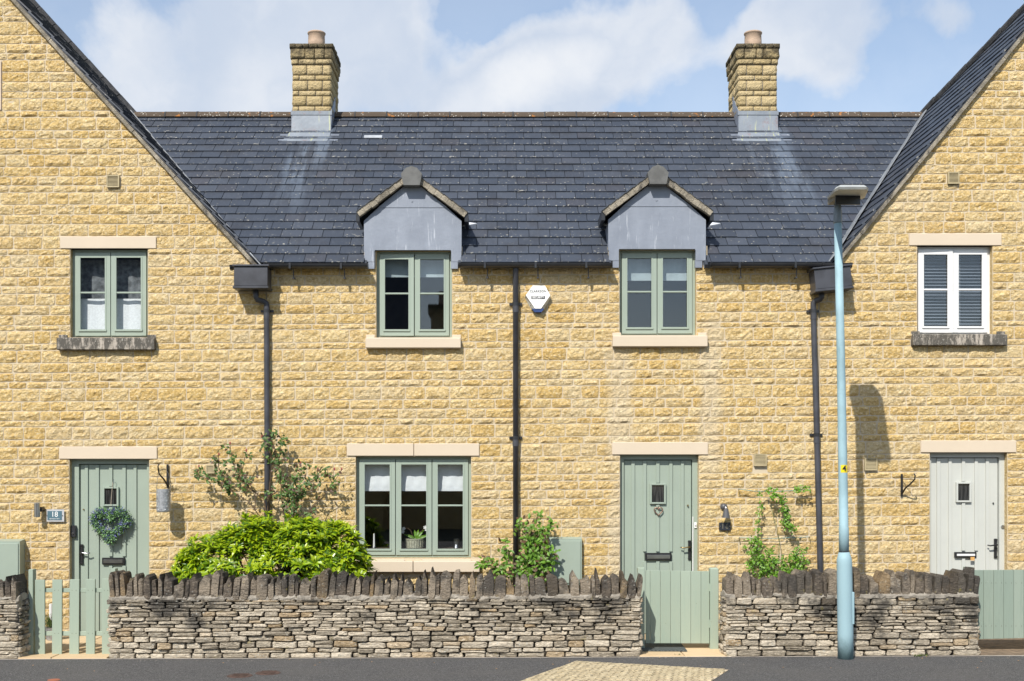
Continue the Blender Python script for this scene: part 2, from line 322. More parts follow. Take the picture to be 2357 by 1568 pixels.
# ---------------------------------------------------------------- mesh helpers
WL = {}                                                      # world position of each object's origin
class MB:
    def __init__(s): s.v = []; s.f = []; s.r = []; s.e = []
    def add(s, vs, fs, rn=None, edge=None):
        b = len(s.v); s.v += [tuple(v) for v in vs]; rn = R.random() if rn is None else rn
        for f in fs: s.f.append(tuple(i+b for i in f)); s.r.append(rn)
        s.e += edge if edge else [0.0]*len(vs)
        return s
    def box(s, x0, x1, y0, y1, z0, z1, rn=None, bev=0.0):
        if bev:
            b = bev; vs = []; 
            for (z, i) in ((z0, b), (z0+b, 0), (z1-b, 0), (z1, b)):
                vs += [(x0+i+b*.5, y0+i, z), (x1-i-b*.5, y0+i, z), (x1-i, y0+i+b*.5, z), (x1-i, y1-i, z), (x0+i, y1-i, z), (x0+i, y0+i+b*.5, z)]
            fs = [(5, 4, 3, 2, 1, 0), (18, 19, 20, 21, 22, 23)]
            for k in range(3):
                for j in range(6): a = k*6+j; c = k*6+(j+1) % 6; fs.append((a, c, c+6, a+6))
            return s.add(vs, fs, rn)
        vs = [(x0, y0, z0), (x1, y0, z0), (x1, y1, z0), (x0, y1, z0), (x0, y0, z1), (x1, y0, z1), (x1, y1, z1), (x0, y1, z1)]
        return s.add(vs, [(0, 3, 2, 1), (4, 5, 6, 7), (0, 1, 5, 4), (1, 2, 6, 5), (2, 3, 7, 6), (3, 0, 4, 7)], rn)
    def prism(s, poly, y0, y1, rn=None):                     # xz outline (counter-clockwise from the front) pushed from y0 to y1
        n = len(poly); vs = [(x, y0, z) for x, z in poly]+[(x, y1, z) for x, z in poly]
        fs = [tuple(range(n)), tuple(range(2*n-1, n-1, -1))]+[(i, i+n, (i+1) % n+n, (i+1) % n) for i in range(n)]
        return s.add(vs, fs, rn)
    def solid(s, top, off, rn=None, edge=None):              # polygon of 3D points extruded by off
        n = len(top); off = Vector(off); vs = [Vector(p) for p in top]; vs += [v+off for v in vs]
        fs = [tuple(range(n)), tuple(range(2*n-1, n-1, -1))]+[(i, i+n, (i+1) % n+n, (i+1) % n) for i in range(n)]
        return s.add(vs, fs, rn, edge)
    def tube(s, path, rad, n=8, cap=True, rn=None):
        path = [Vector(p) for p in path]; rad = rad if isinstance(rad, (list, tuple)) else [rad]*len(path)
        vs = []; up = Vector((0, 0, 1)); prev = None
        for i, p in enumerate(path):
            t = (path[min(i+1, len(path)-1)]-path[max(i-1, 0)]).normalized()
            a = t.cross(up if abs(t.z) < .95 else Vector((0, 1, 0))).normalized() if prev is None else (prev-t*prev.dot(t)).normalized()
            prev = a; b = t.cross(a)
            for k in range(n): an = 2*PI*k/n; vs.append(p+(a*math.cos(an)+b*math.sin(an))*rad[i])
        fs = []
        for i in range(len(path)-1):
            for k in range(n): a = i*n+k; b = i*n+(k+1) % n; fs.append((a, b, b+n, a+n))
        if cap: fs += [tuple(range(n-1, -1, -1)), tuple((len(path)-1)*n+k for k in range(n))]
        return s.add(vs, fs, rn)
    def lathe(s, cx, cy, prof, n=20, rn=None, axis='z'):     # prof: (radius, height)
        vs = []
        for r, h in prof:
            for k in range(n):
                a = 2*PI*k/n
                vs.append((cx+r*math.cos(a), cy+r*math.sin(a), h) if axis == 'z' else (cx+r*math.cos(a), h, cy+r*math.sin(a)))
        fs = []
        for i in range(len(prof)-1):
            for k in range(n): a = i*n+k; b = i*n+(k+1) % n; fs.append((a, b, b+n, a+n))
        fs += [tuple(range(n-1, -1, -1)), tuple((len(prof)-1)*n+k for k in range(n))]
        return s.add(vs, fs, rn)
    def build(s, name, mat, parent=None, smooth=False, origin=None, **props):
        if origin is None:
            xs, ys, zs = zip(*s.v); origin = Vector(((min(xs)+max(xs))/2, (min(ys)+max(ys))/2, min(zs)))
        origin = Vector(origin)
        me = bpy.data.meshes.new(name); me.from_pydata([tuple(Vector(v)-origin) for v in s.v], [], s.f)
        at = me.attributes.new('rnd', 'FLOAT', 'FACE'); at.data.foreach_set('value', s.r)
        if any(s.e): ea = me.attributes.new('edge', 'FLOAT', 'POINT'); ea.data.foreach_set('value', s.e)
        me.materials.append(M[mat] if isinstance(mat, str) else mat)
        if smooth: me.polygons.foreach_set('use_smooth', [True]*len(me.polygons))
        return link(name, me, origin, parent, **props)
def link(name, data, origin, parent=None, **props):
    o = bpy.data.objects.new(name, data); C.objects.link(o); WL[o.name] = Vector(origin)
    if parent: o.parent = parent; o.location = Vector(origin)-WL[parent.name]
    else: o.location = origin
    for k, v in props.items(): o[k] = v
    return o
def thing(name, label, cat, loc, group=None):
    o = link(name, None, loc); o['label'] = label; o['category'] = cat
    if group: o['group'] = group
    return o
def tag(o, label, cat, group=None):
    o['label'] = label; o['category'] = cat
    if group: o['group'] = group
    return o
def part(name, mat, parent, *a, **k): return MB().box(*a, **k).build(name, mat, parent)
def text(body, size, x, y, z, mat, parent, name='lettering', bold=0.0, sx=1.0, space=1.0):
    cu = bpy.data.curves.new(name, 'FONT'); cu.body = body; cu.size = size; cu.align_x = 'CENTER'; cu.align_y = 'CENTER'
    cu.extrude = .0006; cu.offset = bold; cu.space_character = space; cu.materials.append(M[mat])
    tmp = bpy.data.objects.new('tmp', cu); C.objects.link(tmp); bpy.context.view_layer.update()
    me = bpy.data.meshes.new_from_object(tmp.evaluated_get(bpy.context.evaluated_depsgraph_get())); bpy.data.objects.remove(tmp)
    me.transform(Matrix.Diagonal((sx, 1, 1, 1))); me.transform(Matrix.Rotation(PI/2, 4, 'X')); me.name = name
    return link(name, me, (x, y, z), parent)
def fx(px): return (px-CX)/195.0                             # measured house-front coordinates to metres (front plane y = 0)
def fz(py): return CH+(CY-py)/195.0
def at(px, py, y=0.0):                                       # a measured point at another depth
    d = D0+y; return Vector(((px-CX)/F*d, y, CH+(CY-py)/F*d))
def G(x): return .0035*(x+4.5)                               # the street climbs very slightly to the right
def tri_poly(outer, holes):
    loops = [[Vector((a, b, 0)) for a, b in l] for l in [outer]+holes]
    pts = [p for l in loops for p in l]
    return [(p.x, p.y) for p in pts], tessellate_polygon(loops)
def clip(poly, a, b, c):                                     # keep a*u+b*v <= c
    out = []
    for i in range(len(poly)):
        p, q_ = poly[i], poly[(i+1) % len(poly)]
        dp, dq = a*p[0]+b*p[1]-c, a*q_[0]+b*q_[1]-c
        if dp <= 0: out.append(p)
        if (dp < 0 < dq) or (dq < 0 < dp):
            t = dp/(dp-dq); out.append((p[0]+(q_[0]-p[0])*t, p[1]+(q_[1]-p[1])*t))
    return out
def clip_convex(poly, hull):                                 # hull counter-clockwise
    for i in range(len(hull)):
        (x0, y0), (x1, y1) = hull[i], hull[(i+1) % len(hull)]
        a, b = (y1-y0), -(x1-x0); poly = clip(poly, a, b, a*x0+b*y0)
        if len(poly) < 3: return []
    return poly
def area(poly): return abs(sum(poly[i][0]*poly[(i+1) % len(poly)][1]-poly[(i+1) % len(poly)][0]*poly[i][1] for i in range(len(poly))))/2

# ---------------------------------------------------------------- ground
def ground_strip(name, mat, x0, x1, y0, y1, dz, kind='structure'):
    mb = MB(); mb.add([(x0, y0, G(x0)+dz), (x1, y0, G(x1)+dz), (x1, y1, G(x1)+dz), (x0, y1, G(x0)+dz)], [(0, 1, 2, 3)])
    return mb.build(name, mat, kind=kind)
YW = -1.67                                                   # front face of the garden walls
ground_strip('ground', 'earth', -200, 200, -200, 200, -.03)
ground_strip('road', 'tarmac', -60, 60, -19, YW-.015, 0)
ground_strip('garden_bed', 'soil', -8, 8.6, YW-.004, 0.05, -.012)

def paved(name, x0, x1, y0, y1, dz, nx, ny, mat='sandstone_paving', gap=.008):
    base = ground_strip(name, 'mortar', x0, x1, y0, y1, dz)
    wx, wy = (x1-x0)/nx, (y1-y0)/ny
    for j in range(ny):
        for i in range(nx):
            a, b = x0+i*wx+gap, x0+(i+1)*wx-gap; c, d = y0+j*wy+gap, y0+(j+1)*wy-gap
            mb = MB(); z = dz+.012+R.uniform(0, .003)
            mb.add([(a, c, G(a)+dz), (b, c, G(b)+dz), (b, d, G(b)+dz), (a, d, G(a)+dz), (a, c, G(a)+z), (b, c, G(b)+z), (b, d, G(b)+z), (a, d, G(a)+z)],
                   [(4, 5, 6, 7), (0, 1, 5, 4), (1, 2, 6, 5), (2, 3, 7, 6), (3, 0, 4, 7)])
            mb.build('paving_slab', mat, base)
    return base
paved('left_path', -5.25, -4.08, YW-.0, -.02, .002, 2, 3)
paved('middle_path', 1.42, 2.42, YW-.0, -.02, .002, 2, 3)
ground_strip('right_path', 'dirt_path', 4.98, 8.6, YW-.0, -.02, .004)
mb = MB(); mb.add([(-60, YW-.045, G(-60)+.004), (60, YW-.045, G(60)+.004), (60, YW-.004, G(60)+.004), (-60, YW-.004, G(-60)+.004)], [(0, 1, 2, 3)])
mb.build('kerb_edging', 'kerb_concrete', kind='structure')
# old stone-set patch across the tarmac
def groundpt(px, py):
    z = 0.0
    for _ in range(3):
        d = (CH-z)*F/(py-CY); x = (px-CX)/F*d; z = G(x)
    return x, d-D0
quad = [groundpt(1213, 1573), groundpt(1700, 1573), groundpt(1677, 1543), groundpt(1327, 1524)]
quad = [groundpt(1060, 1620), groundpt(1560, 1620), groundpt(1677, 1543), groundpt(1327, 1524)]
patch = MB(); patch.add([(x, y, G(x)+.005) for x, y in quad], [(0, 1, 2, 3)]); patch = patch.build('stone_sett_patch', 'mortar', kind='structure')
A, B, Cc, Dd = [Vector(p) for p in quad]; rest = MB(); NI, NJ = 26, 16; cnt = 0
for j in range(NJ):
    for i in range(NI):
        def bl(u, v): return (A*(1-u)+B*u)*(1-v)+(Dd*(1-u)+Cc*u)*v
        o = .5/NI if j % 2 else 0
        u0, u1 = max(0, i/NI-o), min(1, (i+1)/NI-o); g = .0022
        if u1-u0 < .01: continue
        cs = [bl(u0+g, j/NJ+.005), bl(u1-g, j/NJ+.005), bl(u1-g, (j+1)/NJ-.005), bl(u0+g, (j+1)/NJ-.005)]
        h = .012+R.uniform(0, .004); mb = MB()
        mb.add([(c.x, c.y, G(c.x)+.004) for c in cs]+[(c.x, c.y, G(c.x)+h) for c in cs], [(4, 5, 6, 7), (0, 1, 5, 4), (1, 2, 6, 5), (2, 3, 7, 6), (3, 0, 4, 7)])
        if cnt < 290 and j >= 5: mb.build('sett', 'worn_setts', patch); cnt += 1
        else: rest.add(mb.v, mb.f); 
rest.build('far_setts', 'worn_setts', patch, kind='stuff')

# ---------------------------------------------------------------- houses
LJ = [-175, -148, -133, -104, -82, -61, -44, -15, 15, 38, 50, 81, 101, 123, 138, 166, 189, 211, 227, 255, 270, 300, 319, 342, 356, 384, 406, 427, 443, 471, 494, 516, 544, 573, 587, 615, 637, 658.5, 676, 702.6,
      725, 748.5, 761, 791, 806, 835, 857.5, 878, 894, 923.5, 945.5, 967.6, 982, 1011.6, 1028, 1057, 1070, 1099, 1114.5, 1135, 1156, 1172.5, 1202.5, 1223.8,
      1246, 1260, 1290, 1311, 1334, 1354, 1376, 1400, 1418, 1448, 1466, 1482]
def jz(y, px):                                               # a course joint measured at the left, followed across the fronts
    k = .0036+(y-560)*(.003/480) if y < 1100 else .0070+(y-1100)*.000007
    k = max(k, .0012)
    return fz(y-k*(px-250))
def ashlar(mb, px0, px1, ya, yb, lim, depth=.0, y=0.0, g=1.35, rn=None, grid=True):
    """one rock-faced stone between measured x px0..px1 and joints ya..yb; lim(z) -> (xmin, xmax)"""
    wd = px1-px0; nx = max(4, int(wd/7.5)); nz = 4 if yb-ya > 18 else 3
    rn = R.random() if rn is None else rn
    sd = R.uniform(0, 90); bulge = R.uniform(.008, .017); sl = R.uniform(-.006, .006)
    vs = []
    def P(i, j, front):
        u, v = i/nx, j/nz; px = px0+g+(wd-2*g)*u; x = fx(px)
        z = jz(yb, px)+g/195+(jz(ya, px)-jz(yb, px)-2*g/195)*v
        ed = (i in (0, nx)) or (j in (0, nz))
        x += (noise.noise(Vector((sd, z*9, u*4)))*.007 if i in (0, nx) else 0); z += (noise.noise(Vector((x*14, sd, v*3)))*.005 if j in (0, nz) else 0)
        if i in (0, nx) and j in (0, nz): x += (.004 if i == 0 else -.004); z += (.004 if j == 0 else -.004)
        lo, hi = lim(z); x = min(max(x, lo), hi)
        yy = y-(R.uniform(.004, .007) if ed else bulge+sl*(v-.5)*2+noise.noise(Vector((x*15, z*21, sd)))*.015+R.uniform(-.0035, .0035))
        return (x, yy, z)
    for j in range(nz+1):
        for i in range(nx+1): vs.append(P(i, j, True))
    W = nx+1; fs = [(j*W+i, j*W+i+1, (j+1)*W+i+1, (j+1)*W+i) for j in range(nz) for i in range(nx)]
    ring = [i for i in range(nx+1)]+[j*W+nx for j in range(1, nz+1)]+[nz*W+i for i in range(nx-1, -1, -1)]+[j*W for j in range(nz-1, 0, -1)]
    b = len(vs); vs += [(vs[i][0], y+.012, vs[i][2]) for i in ring]; n = len(ring)
    fs += [(ring[k], b+k, b+(k+1) % n, ring[(k+1) % n]) for k in range(n)]
    mb.add(vs, fs, rn)
def masonry(wall, px_lo, px_hi, rows, blocks, lim, xlim):
    """rows of stones, minus blocked rectangles (px0, px1, y0, y1 measured at the block's own place)"""
    out = []
    for ya, yb in zip(rows[:-1], rows[1:]):
        zt, zb = jz(ya, 1150), jz(yb, 1150)
        iv = [(px_lo, px_hi)]
        for (b0, b1, y0, y1) in blocks:
            mid = (b0+b1)/2; zm = (jz(ya, mid)+jz(yb, mid))/2
            if fz(y1) < zm < fz(y0):
                iv = [p for (a, b) in iv for p in ((a, min(b, b0)), (max(a, b1), b)) if p[1]-p[0] > 3]
        for (a, b) in iv:
            lo, hi = xlim((jz(ya, a)+jz(yb, a))/2-.03); a2, b2 = max(a, lo*195+CX), min(b, hi*195+CX)
            if b2-a2 < 4: continue
            x = a2; tall = yb-ya
            if a2 == px_lo: x -= R.uniform(0, 30); 
            while x < b2-1:
                wd = R.choice([38, 42, 46, 50, 56, 62, 66]) if tall > 18 else R.choice([34, 42, 48, 54, 60])
                e = x+wd
                if b2-e < 20: e = b2 if b2-x < 72 else x+(b2-x)/2
                s0, s1 = max(x, a2), min(e, b2)
                if s1-s0 > 3: out.append((s0, s1, ya, yb))
                x = e
    def seen(s): 
        w_ = min(s[1], 2357)-max(s[0], 0); h_ = min(s[3], 1345)-max(s[2], 0)
        return -(w_*h_ if w_ > 0 and h_ > 0 else min(w_, 0)*.001)
    out.sort(key=seen); mass = MB()
    for k, s in enumerate(out):
        if k < 300: mb = MB(); ashlar(mb, *s, lim); mb.build('stone', 'golden_stone', wall)
        else: ashlar(mass, *s, lim)
    if mass.v: mass.build('remaining_stones', 'golden_stone', wall, kind='stuff')
def backing(parent, outline, holes, th=.28, rev=.24):
    pts, tris = tri_poly(outline, holes); mb = MB(); n = len(pts)
    mb.add([(x, 0, z) for x, z in pts]+[(x, th, z) for x, z in pts], [tuple(t) for t in tris]+[tuple(i+n for i in t[::-1]) for t in tris])
    m_ = len(outline); mb.add([(x, 0, z) for x, z in outline]+[(x, th, z) for x, z in outline], [(i, i+m_, (i+1) % m_+m_, (i+1) % m_) for i in range(m_)])
    wall = mb.build('wall', 'mortar', parent)
    me = wall.data
    rv = MB()
    for h in holes:
        m_ = len(h); rv.add([(x, -.004, z) for x, z in h]+[(x, th-.004, z) for x, z in h], [((i+1) % m_, (i+1) % m_+m_, i+m_, i) for i in range(m_)], .4)
    rv.build('reveal_stones', 'golden_stone', wall)
    return wall
def rect(x0, x1, y0, y1): return [(fx(x0), fz(y1)), (fx(x1), fz(y1)), (fx(x1), fz(y0)), (fx(x0), fz(y0))]
def block(name, mat, parent, x0, x1, y0, y1, d0, d1, bev=.006): return MB().box(fx(x0), fx(x1), d0, d1, fz(y1), fz(y0), bev=bev).build(name, mat, parent)

def window(parent, x0, x1, y0, y1, n, mat, yb=None, ajar=0, dark_room=True):
    """casement window filling the opening x0..x1, y0..y1 (measured); returns the part"""
    X0, X1, Z0, Z1 = fx(x0), fx(x1), fz(y1), fz(y0); y = .075; fw = .030
    f = MB(); f.box(X0, X0+fw, y, y+.07, Z0, Z1); f.box(X1-fw, X1, y, y+.07, Z0, Z1)
    f.box(X0+fw, X1-fw, y, y+.07, Z1-fw, Z1); f.box(X0+fw, X1-fw, y, y+.07, Z0, Z0+fw)
    f.box(X0+fw, X1-fw, y-.014, y-.002, Z1-.014, Z1-.003); W = f.build('window', mat, parent)
    cw = (X1-X0-2*fw)/n
    for i in range(n):
        a, b = X0+fw+i*cw, X0+fw+(i+1)*cw; g = .004; st = .052; zb, zt = Z0+fw-.004, Z1-fw-.002
        a += g; b -= g; yc = y-.018; c = MB()
        c.box(a, a+st, yc, yc+.05, zb, zt, bev=.003); c.box(b-st, b, yc, yc+.05, zb, zt, bev=.003)
        c.box(a+st, b-st, yc+.0015, yc+.05, zt-st*.95, zt-.0015); c.box(a+st, b-st, yc+.0015, yc+.05, zb+.0015, zb+st*1.15)
        # glazing bead and drip moulding
        ga, gb, gz0, gz1 = a+st, b-st, zb+st*1.15, zt-st*.95; be = .012
        c.box(ga-.005, ga+be, yc-.004, yc+.012, gz0, gz1); c.box(gb-be, gb+.005, yc-.004, yc+.012, gz0, gz1); c.box(ga+be, gb-be, yc-.004, yc+.012, gz1-be, gz1+.004)
        c.box(ga-.008, gb+.008, yc-.012, yc+.012, gz0-.006, gz0+.016)
        zm = gz0+(gz1-gz0)*.515
        gb_ = MB(); gb_.box(ga+be, gb-be, yc+.0, yc+.03, zm-.010, zm+.010, bev=.003)
        p1 = MB(); p1.box(ga+be-.004, gb-be+.004, yc+.022, yc+.026, gz0+.01, zm-.008)
        p2 = MB(); p2.box(ga+be-.004, gb-be+.004, yc+.022, yc+.026, zm+.008, gz1-be+.004)
        if ajar and i == 0:
            for m_ in (c, gb_, p1, p2):
                m_.v = [((a+(vx-a)*math.cos(ajar)+(vy-yc)*math.sin(ajar)), yc+(vy-yc)*math.cos(ajar)-(vx-a)*math.sin(ajar), vz-(vx-a)*.008) for vx, vy, vz in m_.v]
        if i == 1 or n > 1:                                  # a hair of difference between leaves, as hung by hand
            dz = R.uniform(-.0015, .0015); c.v = [(vx, vy, vz+dz) for vx, vy, vz in c.v]
        c.build('casement', mat, W); gb_.build('glazing_bar', mat, W); p1.build('pane', 'glass', W); p2.build('pane', 'glass', W)
    return W, (X0, X1, Z0, Z1)
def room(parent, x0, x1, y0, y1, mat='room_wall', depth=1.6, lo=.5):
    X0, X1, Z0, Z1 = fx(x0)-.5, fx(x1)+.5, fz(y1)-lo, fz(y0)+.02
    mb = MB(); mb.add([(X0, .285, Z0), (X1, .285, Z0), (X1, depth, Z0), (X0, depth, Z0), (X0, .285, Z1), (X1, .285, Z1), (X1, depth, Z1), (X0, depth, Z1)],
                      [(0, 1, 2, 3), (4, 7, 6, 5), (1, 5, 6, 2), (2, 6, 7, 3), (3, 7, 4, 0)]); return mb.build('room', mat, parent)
def lintel(p, x0, x1, y0, y1): return block('lintel', 'cast_stone', p, x0, x1, y0, y1, -.018, .15)
def sill(p, x0, x1, y0, y1, mat='cast_stone', stools=True, proj=.085):
    s = MB().box(fx(x0), fx(x1), -proj, .10, fz(y1), fz(y0+1.5), bev=.008)
    if stools: s.box(fx(x0), fx(x0+20), -.02, .10, fz(y0+1.5), fz(y0-7), bev=.004); s.box(fx(x1-20), fx(x1), -.02, .10, fz(y0+1.5), fz(y0-7), bev=.004)
    s.add([(fx(x0+20), -proj+.02, fz(y0+1.4)), (fx(x1-20), -proj+.02, fz(y0+1.4)), (fx(x1-20), .1, fz(y0-4)), (fx(x0+20), .1, fz(y0-4))], [(0, 1, 2, 3)])
    return s.build('sill', mat, p)
def vent(p, x0, x1, y0, y1):
    b = MB().box(fx(x0), fx(x1), -.028, .01, fz(y1), fz(y0)); v = b.build('air_vent', 'dark_slot', p)
    e = MB(); w_ = 2.2/195; X0, X1, Z0, Z1 = fx(x0), fx(x1), fz(y1), fz(y0)
    e.box(X0-.002, X0+w_, -.040, .0, Z0, Z1); e.box(X1-w_, X1+.002, -.040, .0, Z0, Z1); e.box(X0+w_, X1-w_, -.040, .0, Z1-w_, Z1); e.box(X0+w_, X1-w_, -.040, .0, Z0, Z0+w_)
    e.build('vent_frame', 'vent_plastic', v)
    s = MB(); n = 8
    for k in range(n): z = Z0+w_+(Z1-Z0-2*w_)*(k+.5)/n; s.add([(X0+w_, -.037, z-.006), (X1-w_, -.037, z-.006), (X1-w_, -.028, z+.005), (X0+w_, -.028, z+.005)], [(0, 1, 2, 3)])
    s.build('louvre', 'vent_plastic', v)
def door(parent, x0, x1, y0, y1, mat, fr, battens, win, slot, handle, leafx, hinge_left=False):
    """planked front door; all numbers measured on the front"""
    X0, X1, Z0, Z1 = fx(x0), fx(x1), fz(y1), fz(y0); y = .075
    f = MB(); L0, L1 = fx(leafx[0]), fx(leafx[1]); zt = fz(y0+12)
    f.box(X0, L0-.006, y, y+.09, Z0, Z1); f.box(L1+.006, X1, y, y+.09, Z0, Z1); f.box(L0-.006, L1+.006, y, y+.09, zt+.006, Z1)
    FR = f.build('door_frame', mat, parent)
    dp = MB().box(L0, L1, y+.045, y+.085, Z0+.02, zt-.002).build('door', mat, parent)
    xs = [L0]+[fx((a+b)/2) for a, b in battens]+[L1]
    wx0, wx1, wz0, wz1 = fx(win[0]), fx(win[1]), fz(win[3]), fz(win[2])
    sx0, sx1, sz0, sz1 = fx(slot[0]), fx(slot[1]), fz(slot[3]), fz(slot[2])
    for a, b in zip(xs[:-1], xs[1:]):
        MB().box(a+.0025, b-.0025, y+.03, y+.0445, Z0+.02, zt-.004, bev=.002).build('plank', mat, dp)
    for a, b in battens:
        segs = [(Z0+.02, zt-.006)]
        for (u0, u1, v0, v1) in ((wx0, wx1, wz0, wz1), (sx0, sx1, sz0, sz1)):
            if fx(a) < u1 and fx(b) > u0: segs = [s for (c, d) in segs for s in ((c, min(d, v0-.004)), (max(c, v1+.004), d)) if s[1]-s[0] > .02]
        mb = MB()
        for (c, d) in segs: mb.box(fx(a), fx(b), y+.012, y+.0295, c, d, bev=.003)
        mb.build('cover_strip', mat, dp)
    MB().box(X0+.002, X1-.002, y+.092, y+.10, Z0, Z1-.002).build('door_gap_blocker', 'room_wall', FR)  # added dark sheet, keeps the bright sky behind out of the door gaps
    fr_ = MB(); t = .022
    for (u0, u1, v0, v1) in ((wx0, wx0+t, wz0, wz1), (wx1-t, wx1, wz0, wz1), (wx0+t, wx1-t, wz1-t, wz1), (wx0+t, wx1-t, wz0, wz0+t)): fr_.box(u0, u1, y-.002, y+.0295, v0, v1, bev=.004)
    fr_.build('spy_window_frame', mat, dp)
    MB().box(wx0+t, wx1-t, y+.020, y+.0285, wz0+t, wz1-t).build('spy_window_pane', 'dark_glass', dp)
    return FR, dp
m, q = mk('dark_glass'); p = pos(q)
finish(q, q.mix(q.ramp(q.noise(q.scl(p, (60, 1, 3)), 1, 2).outputs['Fac'], .45, .6), (.012, .013, .015, 1), (.045, .045, .045, 1)), .05, spec=.8)
def letterbox(dp, x0, x1, y0, y1, mat, flap):
    y = .075
    s = MB().box(fx(x0), fx(x1), y-.004, y+.03, fz(y1), fz(y0), bev=.004).build('letterbox', mat, dp)
    MB().box(fx(x0+4), fx(x1-4), y-.012, y-.005, fz(y1-4), fz(y0+4), bev=.002).build('letterbox_flap', flap, dp)
def lever(dp, x, y0, y1, yl, dirx, mat, mat2=None):
    Y = .075
    a, b = fx(x), fz(y1); mb = MB().box(a-.016, a+.016, Y+.008, Y+.03, fz(y1), fz(y0), bev=.006)
    for t in (0, .5, 1): mb.box(a-.02, a+.02, Y+.004, Y+.02, fz(y1)+(fz(y0)-fz(y1)-.03)*t, fz(y1)+(fz(y0)-fz(y1)-.03)*t+.03, bev=.008)
    z = fz(yl); mb.tube([(a, Y+.02, z), (a, Y-.035, z)], .009, 8)
    mb.build('handle_plate', mat, dp, smooth=False)
    MB().tube([(a, Y-.03, z), (a+dirx*.03, Y-.035, z-.002), (a+dirx*.08, Y-.035, z-.010), (a+dirx*.115, Y-.03, z-.002)], [.010, .009, .008, .007], 8).build('handle', mat2 or mat, dp, smooth=True)

# roof plane helper -------------------------------------------------------
def slate_roof(parent, name, O, U, V, hull, gauge, width, skips=(), lift=.012, seen_key=None, limit=300, thick=.05, rowshift=0.0, deckhull=None):
    O, U, V = Vector(O), Vector(U).normalized(), Vector(V).normalized(); Nn = U.cross(V).normalized()
    if Nn.z < 0: Nn = -Nn
    def W3(u, v, h=0): return O+U*u+V*v+Nn*h
    deck = MB(); deck.solid([W3(u, v, -.004) for u, v in (deckhull or hull)], -Nn*thick); deck = deck.build(name, 'slate', parent)
    us = [p[0] for p in hull]; vs = [p[1] for p in hull]; u0, u1, v0, v1 = min(us), max(us), min(vs), max(vs)
    items = []; row = 0; v = v0+rowshift
    while v < v1-.02:
        off = (row % 2)*width/2; i = 0; u = u0-off-R.uniform(0, .02)
        while u < u1:
            wd = width*R.uniform(.985, 1.015); poly = [(u+.0032, v), (u+wd-.0032, v), (u+wd-.0032, v+gauge+.03), (u+.0032, v+gauge+.03)]
            poly[0] = (poly[0][0], v+R.uniform(-.004, .003)); poly[1] = (poly[1][0], v+R.uniform(-.004, .003))
            for (s0, s1, sv) in skips:
                if v < sv and u+wd > s0 and u < s1:
                    if u < s0: poly = clip(poly, 1, 0, s0)
                    elif u+wd > s1: poly = clip(poly, -1, 0, -s1)
                    else: poly = []
                    if len(poly) < 3: poly = []; break
            if poly: poly = clip_convex(poly, hull)
            if len(poly) >= 3 and area(poly) > .0004: items.append((poly, v))
            u += wd
        v += gauge; row += 1
    def key(it):
        c = W3(*[sum(p[k] for p in it[0])/len(it[0]) for k in (0, 1)]); d = c.y+D0
        px, py = CX+c.x/d*F, CY-(c.z-CH)/d*F; inside = -20 < px < 2377 and -20 < py < 1588
        return -(area(it[0])/d/d*(1 if inside else .001))
    items.sort(key=key); mass = MB()
    for k, (poly, vr) in enumerate(items):
        mb = MB() if k < limit else mass
        t = .011+R.uniform(0, .004); jl = R.uniform(0, .004)
        top = [W3(a, b, lift+.004+t+jl-(b-vr)/(gauge+.03)*(t+.004)) for a, b in poly]
        eg = [1.0-min(1, (b-vr)/(gauge*.30)) for a, b in poly]
        mb.solid(top, -Nn*(t+.004), None, eg+eg)
        if k < limit: mb.build('slate', 'slate', deck)
    if mass.v: mass.build('remaining_slates', 'slate', deck, kind='stuff')
    return deck

# lines of the two gables
SL, SR = 1.093, 1.22
def left_verge_x(z): return fx(600)-(z-fz(612))/SL           # x of the right-hand verge at height z
def right_verge_x(z): return fx(1910)+(z-fz(612))/SR
LA, RA = (-260, 612-SL*860), (2500, 612-SR*590)
PITCH = math.atan(.848); ZE = 4.378

# ---- left house
LH = thing('stone_house', 'golden stone gabled house with green door 18 and a heart wreath at the left', 'house', (fx(220), .1, G(-5)))
holesL = [rect(162, 340, 573, 776), rect(160, 343, 1057, 1470)]
outL = [(fx(-1120), -.05), (fx(612), -.05), (fx(612), fz(618)), (fx(598), fz(616)), (fx(LA[0]), fz(LA[1]+4)), (fx(-1120), fz(612))]
wl = backing(LH, outL, holesL)
def limL(z):
    hi = fx(613) if z < fz(618) else left_verge_x(z)-.015
    lo = fx(LA[0])-(fz(LA[1])-z)/SL if z > fz(612) else -50
    return lo, hi
masonry(wl, -230, 613, [y for y in LJ if y > -120], [(162, 340, 573, 778), (160, 343, 1057, 1500), (139, 360, 545, 573), (136, 360, 778, 807), (137, 362, 1028, 1057), (-60, 4, 141, 255), (246, 278, 403, 434)], limL, limL)
lintel(LH, 139, 360, 545, 573); lintel(LH, 137, 362, 1028, 1057); sill(LH, 136, 360, 778, 807, 'grimy_sill')
block('attic_window_surround', 'cast_stone', LH, -60, 4, 141, 255, -.02, .02)
vent(LH, 248, 276, 405, 433); vent(LH, 476, 495, 1071, 1090)
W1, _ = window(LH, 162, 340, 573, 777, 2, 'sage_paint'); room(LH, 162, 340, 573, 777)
D1f, D1 = door(LH, 160, 343, 1057, 1470, 'sage_paint', None, [(189, 196.5), (214, 222), (245, 253), (276, 284), (302, 309)], (231, 268, 1121, 1166), (228, 284, 1283, 1303), None, (177.5, 332.5))
letterbox(D1, 230, 282, 1285, 1301, 'black_iron', 'steel'); lever(D1, 182, 1254, 1301, 1273, 1, 'black_iron', 'steel')
MB().lathe(fx(186), fz(1173.5), [(.009, .09), (.009, .10)], 12, axis='y').build('lock', 'brass', D1)
